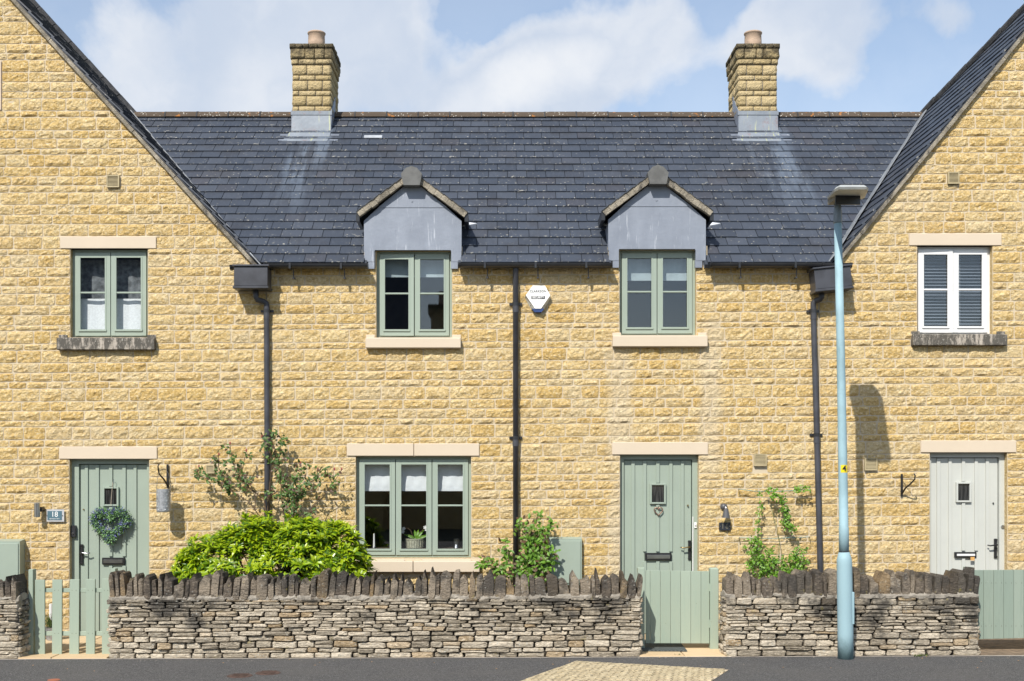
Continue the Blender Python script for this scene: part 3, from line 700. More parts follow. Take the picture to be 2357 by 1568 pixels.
# ---- middle house
MH = thing('terraced_cottage', 'long low golden stone cottage between the gables with dormers and green door 16', 'house', (fx(1250), .1, 0))
bM = [(866, 1040, 560, 777), (843, 1061, 777, 803), (1426, 1602, 560, 771), (1409, 1626, 771, 800), (819, 1084, 1051, 1284), (799, 1103, 1021, 1051), (799, 1104, 1284, 1317),
      (1427, 1608, 1047, 1500), (1409, 1629, 1018, 1047), (1733, 1765, 1043, 1075)]
holesM = [rect(866, 1040, 577, 777), rect(1426, 1602, 574, 772), rect(819, 1084, 1051, 1284), rect(1427, 1608, 1047, 1465)]
zt = fz(609)
outM = [(fx(613.5), -.05), (fx(1884.5), -.02), (fx(1884.5), zt), (fx(1628), zt), (fx(1628), fz(566)), (fx(1400), fz(566)), (fx(1400), zt), (fx(1064), zt), (fx(1064), fz(568)), (fx(838), fz(568)), (fx(838), zt), (fx(613.5), zt)]
wm = backing(MH, outM, holesM, .26)
wide = lambda z: (fx(613.5), fx(1884.5))
masonry(wm, 614, 1884, [y for y in LJ if y > 600], bM, wide, wide)
# short stones flanking the dormer windows above the eaves line are lead-clad
for a in ((799, 952, 1021, 1050), (953.5, 1103, 1021, 1050), (1409, 1629, 1018, 1047)): lintel(MH, *a)
sill(MH, 843, 1061, 778, 803); sill(MH, 1409, 1626, 773, 800)
s_ = sill(MH, 799, 951.5, 1289, 1316, stools=False, proj=.10); sill(MH, 953, 1104, 1289, 1316, stools=False, proj=.10)
vent(MH, 1735, 1763, 1045, 1073)
W2, _ = window(MH, 866, 1040, 577, 777, 2, 'sage_paint', ajar=.05); W3, _ = window(MH, 1426, 1602, 574, 772, 2, 'sage_paint'); W4, _ = window(MH, 819, 1084, 1051, 1284, 3, 'sage_paint')
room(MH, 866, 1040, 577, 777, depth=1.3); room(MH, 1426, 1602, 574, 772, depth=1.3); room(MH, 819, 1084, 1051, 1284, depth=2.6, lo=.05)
D2f, D2 = door(MH, 1427, 1608, 1047, 1465, 'sage_paint', None, [(1455, 1463), (1482.5, 1490), (1512.5, 1520.5), (1543, 1550.5), (1570, 1577)], (1498, 1535, 1113, 1161), (1485, 1550, 1272, 1293), None, (1438.5, 1594.5))
letterbox(D2, 1487, 1548, 1274, 1291, 'black_iron', 'steel'); lever(D2, 1590, 1245, 1290, 1260, -1, 'black_iron', 'brass')
MB().lathe(fx(1586), fz(1164), [(.010, .08), (.010, .10)], 12, axis='y').build('lock', 'brass', D2)
block('chain_strip', 'white_upvc', D2f, 1596, 1598, 1190, 1465, .068, .074, 0)
# ---- right house
RH = thing('gabled_stone_house', 'golden stone gabled house with pale grey door and white window at the right', 'house', (fx(2230), .1, G(5)))
holesR = [rect(2111, 2284, 566, 770), rect(2140, 2318, 1042, 1456)]
outR = [(fx(1886), -.02), (fx(3090), -.02), (fx(3090), fz(612)), (fx(RA[0]), fz(RA[1]+4)), (fx(1912), fz(614)), (fx(1886), fz(616))]
wr = backing(RH, outR, holesR)
def limR(z):
    lo = fx(1886) if z < fz(618) else right_verge_x(z)+.015
    hi = fx(RA[0])+(fz(RA[1])-z)/SR if z > fz(612) else 50
    return lo, hi
masonry(wr, 1886, 2600, [y for y in LJ if y > -120], [(2111, 2284, 566, 770), (2092, 2304, 538, 566), (2096, 2312, 769, 797), (2140, 2318, 1042, 1500), (2119, 2338, 1014, 1042), (2178, 2207, 396, 427), (1987, 2019, 1053, 1085)], limR, limR)
lintel(RH, 2092, 2304, 538, 566); lintel(RH, 2119, 2338, 1014, 1042); sill(RH, 2096, 2312, 770, 797, 'grimy_sill')
vent(RH, 2180, 2205, 398, 425); vent(RH, 1989, 2017, 1055, 1083)
W5, _ = window(RH, 2111, 2284, 566, 770, 2, 'white_upvc', ajar=.035); room(RH, 2111, 2284, 566, 770)
D3f, D3 = door(RH, 2140, 2318, 1042, 1456, 'grey_paint', None, [(2163, 2171), (2190, 2197.5), (2221, 2228.5), (2250.5, 2258), (2276.5, 2284)], (2207, 2242, 1110, 1157), (2202, 2255, 1270, 1286), None, (2149.7, 2305))
letterbox(D3, 2203.6, 2253.5, 1272, 1285, 'black_iron', 'white_upvc'); lever(D3, 2299, 1241, 1286, 1255, -1, 'black_iron')
MB().lathe(fx(2294), fz(1159), [(.009, .09), (.009, .10)], 12, axis='y').build('lock', 'black_iron', D3)
MB().lathe(fx(2313.5), fz(1213), [(.02, .06), (.018, .08)], 14, axis='y').build('lock', 'steel', D3f)
MB().box(fx(2238), fx(2247), .05, .056, fz(1291), fz(1283)).build('paper_scrap', 'paper_orange', D3)

# ---- middle roof
xl, xr = fx(600), fx(1908)
Vm = Vector((0, math.cos(PITCH), math.sin(PITCH))); LV = 3.16/math.cos(PITCH)
YR = 3.04; ZR = ZE+.848*(YR+.12)
tl, trr = (ZR-ZE)/SL, (ZR-ZE)/SR
O = (0, -.12, ZE)
hull = [(xl+.02, 0), (xr-.02, 0), (xr+trr, LV), (xl-tl, LV)]
droof = [(fx(840), fx(1061), .50), (fx(1400), fx(1625), .50)]
dk = [(xl+.02, 0)]
for a, b, vv in droof: dk += [(a+.03, 0), (a+.03, vv), (b-.03, vv), (b-.03, 0)]
mroof = slate_roof(MH, 'roof', O, (1, 0, 0), Vm, hull, .197, .25, skips=droof, deckhull=dk+hull[1:])
bk = MB(); bk.solid([(xl-tl-.5, YR, ZR), (xr+trr+.5, YR, ZR), (xr+trr+.5, 6.2, ZR-2.68), (xl-tl-.5, 6.2, ZR-2.68)], (0, 0, -.05)); bk.build('rear_roof', 'slate', MH)
MB().box(xl, xr, 6.0, 6.2, -.05, 4.4).build('rear_wall', 'mortar', MH)
# ridge tiles
x = at(312, 262, YR).x; end = at(2128, 262, YR).x
while x < end:
    L = .452; a, b = x+.004, min(x+L-.004, end); mb = MB(); rr = R.uniform(-.003, .003)
    prof = [(-.115, -.055), (-.095, -.012), (-.06, .028), (0, .045), (.06, .028), (.095, -.012), (.115, -.055), (.08, -.055), (0, .01), (-.08, -.055)]
    pr = lambda xx, k=1.0: [(xx, YR+py*k, ZR+.018+pz*k+rr) for py, pz in prof]
    n = len(prof); vs = pr(a)+pr(b)
    mb.add(vs, [(i, i+n, (i+1) % n+n, (i+1) % n) for i in range(n)]+[tuple(range(n)), tuple(range(2*n-1, n-1, -1))])
    tile = mb.build('ridge_tile', 'ridge_tile', mroof)
    mb = MB(); vs = pr(b-.008, 1.08)+pr(b+.012, 1.08); mb.add(vs, [(i, i+n, (i+1) % n+n, (i+1) % n) for i in range(n)]+[tuple(range(n)), tuple(range(2*n-1, n-1, -1))])
    if b < end-.05: mb.build('ridge_joint', 'hip_mortar', mroof)
    x += L
# light vent slate
MB().solid([Vector((at(836, 0, 2.35).x, 0, 0))+Vector((0, -.12, ZE))+Vm*(3.36+dv)+Vector((dx, -.02, .025)) for dx, dv in ((0, 0), (.25, 0), (.25, .08), (0, .08))], (0, .01, -.02)).build('vent_slate', 'vent_grey', mroof)

# ---- gable roof slopes
def gable_roof(H, sgn, x0, S, apex, far):
    ang = math.atan(S); V = Vector((-sgn*math.cos(ang), 0, math.sin(ang))); Lz = lambda z: (z-fz(612))/math.sin(ang)
    O = Vector((x0, 0, fz(612))); vr = Lz(ZR); va = Lz(fz(apex[1]))
    hull = [(-.07, 0.0), (YR, vr)]+[(yy, Lz(zz)) for yy, zz in far]+[(-.07, va)]
    if sgn < 0: pass
    r = slate_roof(H, 'roof', O, (0, 1, 0), V, hull, .2, .26, limit=300, thick=.006)
    # other slope and verge
    o2 = MB(); ax = fx(apex[0]); az = fz(apex[1]); fxx = ax-sgn*(az-fz(612))/S
    ye = 3.3 if sgn > 0 else .2
    o2.solid([(ax, -.07, az+.02), (ax, ye, az+.02), (fxx, 6.0, fz(612)), (fxx, -.07, fz(612))], (0, 0, -.06))
    o2.add([(ax, ye, az), (x0-sgn*(ZR-fz(612))/S, YR, ZR), (x0, 6.0, fz(612)), (fxx, 6.0, fz(612))], [(0, 1, 2, 3)]); o2.build('far_roof', 'slate', H)
    Nn = Vector((sgn*math.sin(ang), 0, math.cos(ang))); seg = 9
    a = Vector((x0+sgn*.01, 0, fz(612)-.02)); b = Vector((ax, 0, az))
    for k in range(seg):
        p, q_ = a.lerp(b, k/seg), a.lerp(b, (k+1)/seg); g = (q_-p)*.006
        mb = MB(); w0, w1 = R.uniform(.04, .05), R.uniform(.04, .05)
        mb.solid([p+g-Nn*(w0+.01)+Vector((0, -.062, 0)), q_-g-Nn*(w1+.01)+Vector((0, -.062, 0)), q_-g-Nn*.012+Vector((0, -.068, 0)), p+g-Nn*.012+Vector((0, -.068, 0))], (0, .09, 0)); mb.build('verge', 'verge_mortar', r)
    pts = [O+Vector((0, 1, 0))*a_+V*b_ for a_, b_ in hull[1:-1]]; O = Vector(O)
    for p, q_ in zip(pts[:-1], pts[1:]):
        m_ = max(1, int((q_-p).length/.33))
        for k in range(m_):
            a_, b_ = p.lerp(q_, k/m_), p.lerp(q_, (k+.96)/m_); MB().tube([a_+Nn*.03, b_+Nn*(.03+R.uniform(0, .01))], .055, 8).build('hip_tile', 'hip_mortar', r)
    return r, V, Nn
rl, VL, NL = gable_roof(LH, 1, fx(600), SL, LA, [(3.35, fz(LA[1]))])
rr_, VR, NR = gable_roof(RH, -1, fx(1910), SR, RA, [(1.25, 7.85), (.2, fz(RA[1]))])
def lead_valley(H, roofpart, a, b, V, Nn, wd, lift):
    a, b = Vector(a), Vector(b); mb = MB(); n = 6
    for k in range(n):
        p, q_ = a.lerp(b, k/n), a.lerp(b, (k+1)/n+.006); l = lift+.004*(k % 2)
        mb.solid([p+Nn*l-V*.02, q_+Nn*l-V*.02, q_+V*wd+Nn*l, p+V*wd+Nn*l], -Nn*.012)
    mb.build('lead_valley', 'lead_dark', roofpart)
simple('lead_dark', (.25, .265, .28), .55, var=.25, nscale=5, metal=.1)
lead_valley(LH, rl, (fx(600)-.01, -.13, fz(616)), (xl-tl, YR, ZR), VL, NL, .12, .04)
lead_valley(RH, rr_, (fx(1910)-.05, -.13, fz(616)), (xr+trr, YR, ZR), VR, NR, .20, .035)

# ---- dormers
def dormer(dx, dy):
    """dormer placed by shifting the left dormer's measured outline by dx, dy"""
    f = lambda x, y: (fx(x+dx), fz(y+dy))
    d = MB(); y0, y1 = -.035, .02
    # lead front with the window cut out
    L, Rr = 838.5, 1062.5
    d.prism([f(L, 580), f(863, 580), f(863, 577), f(1038, 577), f(1038, 580), f(Rr, 580), f(Rr, 510), f(1029, 479), f(872, 479), f(L, 510)], y0, y1)
    DM = d.build('dormer', 'lead', MH)
    MB().prism([f(871, 479.6), f(1030, 479.6), f(949, 416)], y0-.006, y1-.002).build('lead_panel', 'lead', DM)
    for (a, b) in ((L, 863), (1038, Rr)):
        s = 1 if a == L else -1
        MB().prism([f(a+1, 604), f(b-.5, 604), f(b-.5, 579), f(a+1, 579)], y0-.008, y1-.002).build('lead_ear', 'lead', DM)
        oa, ob = (a+10, b) if s == 1 else (a, b-8)
        MB().prism([f(oa, 620), f(ob-.5, 620), f(ob-.5, 603), f(oa, 603)], y0-.004, y1-.002).build('lead_ear', 'lead', DM)
    ap = Vector((fx(949+dx), 0, fz(402+dy))); le = Vector((fx(824+dx), 0, fz(494+dy))); re = Vector((fx(1076+dx), 0, fz(495+dy)))
    for e, nm in ((le, 1), (re, -1)):
        yb = 1.35; t = (ap-e).normalized(); Nn = Vector((-t.z*nm, 0, t.x*nm)).normalized(); Nn = Nn if Nn.z > 0 else -Nn
        ye = (e.z-ZE)/.848-.12+.1; mb = MB()
        mb.solid([e+Vector((0, -.10, 0)), ap+Vector((0, -.10, 0)), ap+Vector((0, yb, 0)), e+Vector((0, max(ye, .3), 0))], -Nn*.018)
        rf = mb.build('dormer_roof', 'slate', DM)
        n = 9
        v = MB()
        for k in range(n):                                    # rough edges of the verge slates and bedding
            p, q_ = e.lerp(ap, k/n), e.lerp(ap, (k+.97)/n); w_ = R.uniform(.052, .062)
            v.solid([p-Nn*w_+Vector((0, -.115, 0)), q_-Nn*w_+Vector((0, -.115, 0)), q_+Nn*.012+Vector((0, -.12+R.uniform(-.005, .005), 0)), p+Nn*.012+Vector((0, -.12, 0))], (0, .08, 0))
        v.build('verge', 'verge_mortar', DM)
        s = MB(); u = 0; wd = (ap-e).length; m_ = 7
        for k in range(m_):
            p, q_ = e.lerp(ap, k/m_), e.lerp(ap, (k+1)/m_+.01)
            s.solid([p+Nn*.014+Vector((0, -.13, 0)), q_+Nn*.022+Vector((0, -.13, 0)), q_+Nn*.022+Vector((0, yb*.6, 0)), p+Nn*.014+Vector((0, yb*.6 if k > 2 else .5, 0))], -Nn*.007)
        s.build('dormer_slates', 'slate', DM)
        # cheek
        cx = fx((L+1 if nm == 1 else Rr-1)+dx); ztop = fz(515+dy); c = MB()
        yt = (ztop-ZE)/.848-.12
        c.solid([(cx, -.03, fz(620+dy)), (cx, -.03, ztop), (cx, yt+.15, ztop), (cx, .0, ZE+.02)], (.02*nm, 0, 0)); c.build('cheek', 'lead', DM)
        # eaves end and lead soaker
        MB().box(min(e.x-.012*nm, e.x+.03*nm), max(e.x-.012*nm, e.x+.03*nm), -.10, .35, e.z-.10, e.z-.005).build('dormer_gutter', 'black_plastic', DM)
        tipx = fx((822 if nm == 1 else 1098)+dx); rootx = fx((842 if nm == 1 else 1062)+dx); yy = .557; tipx *= (D0+yy)/D0; rootx *= (D0+yy)/D0
        zz = ZE+.848*(yy+.12)+.035
        MB().solid([(tipx, yy, zz+.01), (rootx, yy-.05, zz-.035), (rootx, yy+.06, zz+.05)], (0, .008, -.012)).build('lead_soaker', 'pale_lead', DM)
    cap = [f(931, 434), f(968.5, 434), f(973.5, 408), f(962, 395), f(949, 390.5), f(937, 395), f(925.5, 408)]
    MB().prism(cap, -.17, 1.0).build('ridge_cap', 'cap_grey', DM)
    MB().tube([(fx(949+dx), y0-.012, fz(465+dy)), (fx(949+dx), y0, fz(465+dy))], .012, 8).build('fixing', 'lead', DM)
simple('cap_grey', (.125, .125, .12), .85, var=.2, nscale=8, bump=.5)
dormer(0, 0); dormer(561, -2.5)

# ---- chimneys
YC0, YC1 = 2.66, 3.40
def chimney(P, xf, label=None, mirror=1):
    """P(px, py) -> metres at the stack's front plane; built from measured courses"""
    k = (D0+YC0)/F
    X = lambda px: (px-CX)*k; Z = lambda py: CH+(CY-py)*k
    xm0, xm1 = X(xf[0]), X(xf[1]); xc = (xm0+xm1)/2
    core = MB().box(xm0+.012, xm1-.012, YC0+.012, YC1-.012, 6.6, Z(104)); CHM = core.build('chimney', 'grey_mortar', MH)
    courses = [(102.5, 112.5, .036), (113.5, 136, .026), (137.5, 148.5, .014), (151, 173, 0), (174.5, 185, 0), (186.5, 208.5, 0), (210, 220.5, 0), (222, 244, 0), (245.5, 257, 0), (258.5, 280, 0)]
    for j, (a, b, o) in enumerate(courses):
        wtot = xm1-xm0+2*o; cuts = [0, .38, .80, 1.0] if (j % 2 == 1) else [0, .17, .60, 1.0]
        if j == 0: cuts = [0, .14, .30, .47, .64, .80, 1]
        if j == 1: cuts = [0, .36, .56, .82, 1]
        cuts = [min(1, max(0, c+R.uniform(-.02, .02))) if 0 < c < 1 else c for c in cuts]
        if mirror < 0: cuts = [1-c for c in cuts[::-1]]
        def face(u0, u1, side):
            mb = MB(); n = 5; g = .005; sd = R.uniform(0, 99); vs = []; nz = 3
            for jj in range(nz+1):
                for ii in range(n+1):
                    u, v = u0+(u1-u0)*ii/n, jj/nz; ed = ii in (0, n) or jj in (0, nz)
                    if ii == 0: u += g
                    if ii == n: u -= g
                    z = Z(b)+(Z(a)-Z(b))*v; dd = -.002 if ed else -.012+noise.noise(Vector((u*22, z*22, sd)))*.014
                    if ed: z += noise.noise(Vector((u*9, sd, v)))*.004
                    if side == 0: vs.append((xm0-o+u, YC0-o+dd, z))
                    elif side == 1: vs.append((xm1+o-dd, YC0-o+u, z))
                    else: vs.append((xm0-o+dd, YC1+o-u, z))
            W_ = n+1; fs = [(q1*W_+p1, q1*W_+p1+1, (q1+1)*W_+p1+1, (q1+1)*W_+p1) for q1 in range(nz) for p1 in range(n)]
            ring = list(range(n+1))+[q1*W_+n for q1 in range(1, nz+1)]+[nz*W_+i for i in range(n-1, -1, -1)]+[q1*W_ for q1 in range(nz-1, 0, -1)]
            bb = len(vs); dv = Vector(((0, .05+o, 0), (-.05-o, 0, 0), (.05+o, 0, 0))[side]); vs += [tuple(Vector(vs[i])+dv) for i in ring]; m_ = len(ring)
            fs += [(ring[q1], bb+q1, bb+(q1+1) % m_, ring[(q1+1) % m_]) for q1 in range(m_)]
            mb.add(vs, fs); mb.build('stone', 'chimney_stone', CHM, smooth=True)
        for c0, c1 in zip(cuts[:-1], cuts[1:]): face(c0*wtot, c1*wtot, 0)
        dtot = YC1-YC0+2*o; cs = [0, .3, .65, 1] if j % 2 else [0, .5, 1]
        for c0, c1 in zip(cs[:-1], cs[1:]): face(c0*dtot, c1*dtot, 1); face(c0*dtot, c1*dtot, 2)
    MB().box(xm0-.03, xm1+.03, YC0-.03, YC1+.03, Z(106), Z(102.3)).build('cap', 'verge_mortar', CHM)
    ym = (YC0+YC1)/2; kt = (D0+ym)/F; zt = Z(102.3)
    MB().lathe(xc+.012, ym, [(.124, zt-.02), (.121, zt+.16), (.117, zt+.27), (.128, zt+.276), (.130, zt+.292), (.120, zt+.30), (.10, zt+.29), (.10, zt+.02)], 24).build('chimney_pot', 'terracotta', CHM, smooth=True)
    # lead apron and side flashings
    def ap(x, py, y): return (x, y, Z(py) if y is None else Z(py))
    f = MB(); yb = lambda z: (z-ZE)/.848-.12
    za, zb, zc, zd = Z(256.8), Z(266), Z(293), 0
    f.solid([(xm0-.02, YC0-.03, zb), (xm1+.02, YC0-.03, zb), (xm1+.02, YC0-.03, za), (xm0-.02, YC0-.03, za)], (0, .03, 0)); f.build('flashing', 'stained_lead', CHM)
    zr = ZE+.848*(YC0-.05+.12)+.035
    f = MB(); f.solid([(xm0-.012, YC0-.05, zr), (xm1+.012, YC0-.05, zr), (xm1+.0, YC0-.022, zb-.001), (xm0+.0, YC0-.022, zb-.001)], (0, .02, 0)); f.build('apron', 'stained_lead', CHM)
    dn = Vm*-1; Nm = Vector((0, -math.sin(PITCH), math.cos(PITCH)))
    p0 = Vector((xm0-.012, YC0-.05, zr)); p1 = Vector((xm1+.012, YC0-.05, zr))
    f = MB(); f.solid([p0+dn*.19+Vector((-.05, 0, 0)), p1+dn*.19+Vector((.0, 0, 0)), p1, p0], -Nm*.012); f.build('apron', 'stained_lead', CHM)
    f = MB(); f.solid([p0+dn*.34+Vector((-.085, 0, 0)), p1+dn*.34+Vector((-.02, 0, 0)), p1+dn*.17+Vector((.0, 0, -.006)), p0+dn*.17+Vector((-.045, 0, -.006))], -Nm*.010); f.build('apron', 'stained_lead', CHM)
    for s, xx in ((-1, xm0), (1, xm1)):
        f = MB(); f.solid([(xx+s*.014, YC0-.02, zr), (xx+s*.014, YR, ZR+.06), (xx+s*.014, YR, ZR+.28), (xx+s*.014, YC0-.02, za)], (-s*.01, 0, 0)); f.build('side_flashing', 'lead', CHM)
        for q1 in (0, 1):
            c = Vector((xx+s*.085, YC0-.05, zr))+dn*(.17+.16*q1)+Nm*.004
            MB().solid([c+Vector((-.06, 0, 0)), c+Vector((.055, 0, 0)), c+Vector((.055, 0, 0))-dn*.035, c+Vector((-.06, 0, 0))-dn*.035], -Nm*.008).build('soaker', 'lead', CHM)
chimney(None, (673.5, 761.2)); chimney(None, (1700.5, 1787.8), mirror=-1)

# ---- gutters, downpipes, rainwater heads (parts of the houses)
def gutter(H, x0, x1, py, y=-.155, r=.052, ends=True, tilt=0.0):
    mb = MB(); d = D0+y; z = CH+(CY-py)/F*d; xa, xb = (x0-CX)/F*d, (x1-CX)/F*d; n = 8; vs = []
    for (xx, zz) in ((xa, z), (xb, z+tilt)):
        for rad in (r, r-.006):
            for k in range(n+1): a = PI+PI*k/n; vs.append((xx, y+rad*math.cos(a), zz+rad*math.sin(a)))
    m_ = n+1; fs = []
    for k in range(n): fs.append((k, k+1, k+1+2*m_, k+2*m_)); fs.append((m_+k, 3*m_+k, 3*m_+k+1, m_+k+1))
    fs += [(0, 2*m_, 3*m_, m_), (n, m_+n, 3*m_+n, 2*m_+n)]; mb.add(vs, fs)
    for xx, zz in ((xa, z), (xb, z+tilt)): mb.lathe(0, 0, [(r+.006, -.012), (r+.006, .012)], 14)
    # end caps: move the last two lathes into place
    k2 = 14*2
    for t, (xx, zz) in enumerate(((xa, z), (xb, z+tilt))):
        st = len(vs)+t*k2
        for i in range(st, st+k2): vx, vy, vz = mb.v[i]; mb.v[i] = (xx+vz, y+vx, zz+min(vy, .004))
    g = mb.build('gutter', 'black_plastic', H); w_ = xb-xa; nb = max(1, int(w_/.45)); br = MB()
    for k in range(nb):
        bx = xa+w_*(k+.5)/nb; bz = z+tilt*(k+.5)/nb
        br.box(bx-.012, bx+.012, y-r-.008, y+r+.008, bz-r-.008, bz+.006)
    br.build('gutter_joint', 'black_plastic', g)
    br = MB()
    for k in range(nb):
        bx = xa+w_*(k+.5)/nb+.03; bz = z-r; br.tube([(bx, y+.03, bz), (bx, y+.03, bz-.10), (bx+.005, .0, bz-.10)], .006, 6); br.lathe(bx, y+.03, [(.014, bz-.115), (.014, bz-.10)], 8)
    br.build('gutter_bracket', 'faded_plastic', g)
    return g
gutter(MH, 610, 845, 608); gutter(MH, 1058, 1407, 606.5); gutter(MH, 1636, 1893, 606.5, tilt=-.0)
gutter(LH, 533, 580, 612, ends=True); gutter(RH, 1893, 1957, 607)
def rainhead(H, x0, x1, y0, y1, tilt=0.0):
    cx = fx((x0+x1)/2); w_ = (x1-x0)/195/2*.985; zt, zb = fz(y0)-.02, fz(y1); mb = MB()
    hw = w_-.02
    def bx(a, b, c, d, e, f_): mb.box(a, b, c, d, e, f_, bev=.006)
    bx(-hw, hw, -.255, -.02, zb+.03, zt-.02); bx(-w_, w_, -.275, -.018, zt-.022, zt); bx(-hw-.012, hw+.012, -.265, -.019, zb, zb+.031)
    c, s = math.cos(tilt), math.sin(tilt); zc = (zt+zb)/2
    mb.v = [(cx+vx*c-(vz-zc)*s, vy, zc+vx*s+(vz-zc)*c) for vx, vy, vz in mb.v]
    return mb.build('rainwater_head', 'faded_plastic', H)
rainhead(LH, 545, 630, 614, 672); rainhead(RH, 1858, 1950, 617, 676, tilt=.10)
def pipe(H, pts, r=.034, clips=()):
    mb = MB().tube(pts, r, 14); o = mb.build('downpipe', 'faded_plastic', H, smooth=True)
    for (x, z) in clips:
        c = MB(); c.lathe(x, -.055, [(r+.006, z-.02), (r+.006, z+.02)], 14); c.box(x-.075, x+.075, -.03, -.012, z-.014, z+.014); c.build('pipe_clip', 'black_plastic', o)
    for (x, z) in clips: MB().lathe(x, -.055, [(r+.004, z-.10), (r+.004, z-.02)], 14).build('pipe_socket', 'faded_plastic', o)
yp = -.055
def fp(px, py, y=yp): d = D0+y; return ((px-CX)/F*d, y, CH+(CY-py)/F*d)
pipe(LH, [fp(589, 668, -.12), fp(589, 684, -.12), fp(592, 690, -.11), fp(605, 694, -.07), fp(613, 698), fp(614, 708), fp(615, 1000), fp(615, 1450)], clips=[(fp(614, 716)[0], fp(614, 716)[2]), (fp(615, 1005)[0], fp(615, 1005)[2])])
pipe(MH, [fp(1187, 611, -.12), fp(1187, 626, -.10), fp(1187, 640), fp(1187.5, 1450)], clips=[(fp(1187, 700)[0], fp(1187, 700)[2]), (fp(1187, 1008)[0], fp(1187, 1008)[2])])
pipe(RH, [fp(1891, 676, -.12), fp(1891, 684, -.12), fp(1888, 689, -.11), fp(1878, 692, -.07), fp(1872, 698), fp(1872, 712), fp(1880, 1000), fp(1888, 1312), fp(1891, 1440)], clips=[(fp(1872.5, 716)[0], fp(1872, 716)[2]), (fp(1880, 1001)[0], fp(1880, 1001)[2])])

# ---------------------------------------------------------------- garden walls
def pebble(mb, O, U, N, u0, u1, z0, z1, rn=None, deep=.10, rough=1.0):
    """irregular flat stone: rounded outline in the (U, Z) plane, bulging along N"""
    n = 12; cu, cz, hu, hz = (u0+u1)/2, (z0+z1)/2, (u1-u0)/2, (z1-z0)/2; sd = R.uniform(0, 99); ex = R.uniform(.16, .42)
    push = R.uniform(-.004, .028)*rough; out = []; tilt = R.uniform(-.05, .05)
    for k in range(n):
        a = 2*PI*(k+.5)/n; c, s = math.cos(a), math.sin(a)
        x = math.copysign(abs(c)**ex, c); z = math.copysign(abs(s)**ex, s); f = 1-.10*abs(noise.noise(Vector((c*2, s*2, sd))))*2
        out.append((cu+hu*x*f, cz+hz*z*f+hu*x*tilt*.3))
    vs = []; 
    for (u, z) in out: vs.append(O+U*u+Vector((0, 0, z))+N*(push-.012))
    for (u, z) in out: vs.append(O+U*(cu+(u-cu)*(1-.010/max(hu, .02)))+Vector((0, 0, cz+(z-cz)*R.uniform(.66, .86)))+N*(push+noise.noise(Vector((u*20, z*30, sd)))*.016+R.uniform(-.004, .004)))
    vs.append(O+U*(cu+R.uniform(-.3, .3)*hu)+Vector((0, 0, cz+R.uniform(-.3, .3)*hz))+N*(push+.004))
    for (u, z) in out: vs.append(O+U*u+Vector((0, 0, z))-N*deep)
    fs = []
    for k in range(n): j = (k+1) % n; fs += [(k, j, n+j, n+k), (n+k, n+j, 2*n), (2*n+1+k, 2*n+1+j, j, k)]
    mb.add(vs, fs, rn)
def course_set(O, U, N, L, ztop, zbase):
    out = []; z = 0.0; H = ztop; rows = []
    while z < H-.02:
        h = R.uniform(.030, .060)*(1.2 if z < H*.35 else .92)
        if H-z-h < .03: h = H-z
        rows.append((z, z+h)); z += h
    sd = R.uniform(0, 50)
    def bz(z, u): return zbase(u)+z+(noise.noise(Vector((u*1.7, z*3, sd)))*.018 if 0.01 < z < H-.01 else 0)
    for (a, b) in rows:
        u = -R.uniform(0, .08) if L > .5 else 0
        while u < L-.02:
            w_ = R.uniform(.10, .30) if b-a < .055 else R.uniform(.13, .30)
            if L < .5: w_ = R.uniform(.1, .2)
            e = u+w_
            if L-e < .08: e = L
            s0 = max(u, 0.0); m_ = (s0+e)/2
            if R.random() < .10 and b-a > .045 and e-s0 > .12:
                mid = a+(b-a)*R.uniform(.4, .6); out.append((s0, e, bz(a, m_), bz(mid, m_))); out.append((s0, e, bz(mid, m_), bz(b, m_)))
            else: out.append((s0, e, bz(a, m_), bz(b, m_)))
            u = e
    return out
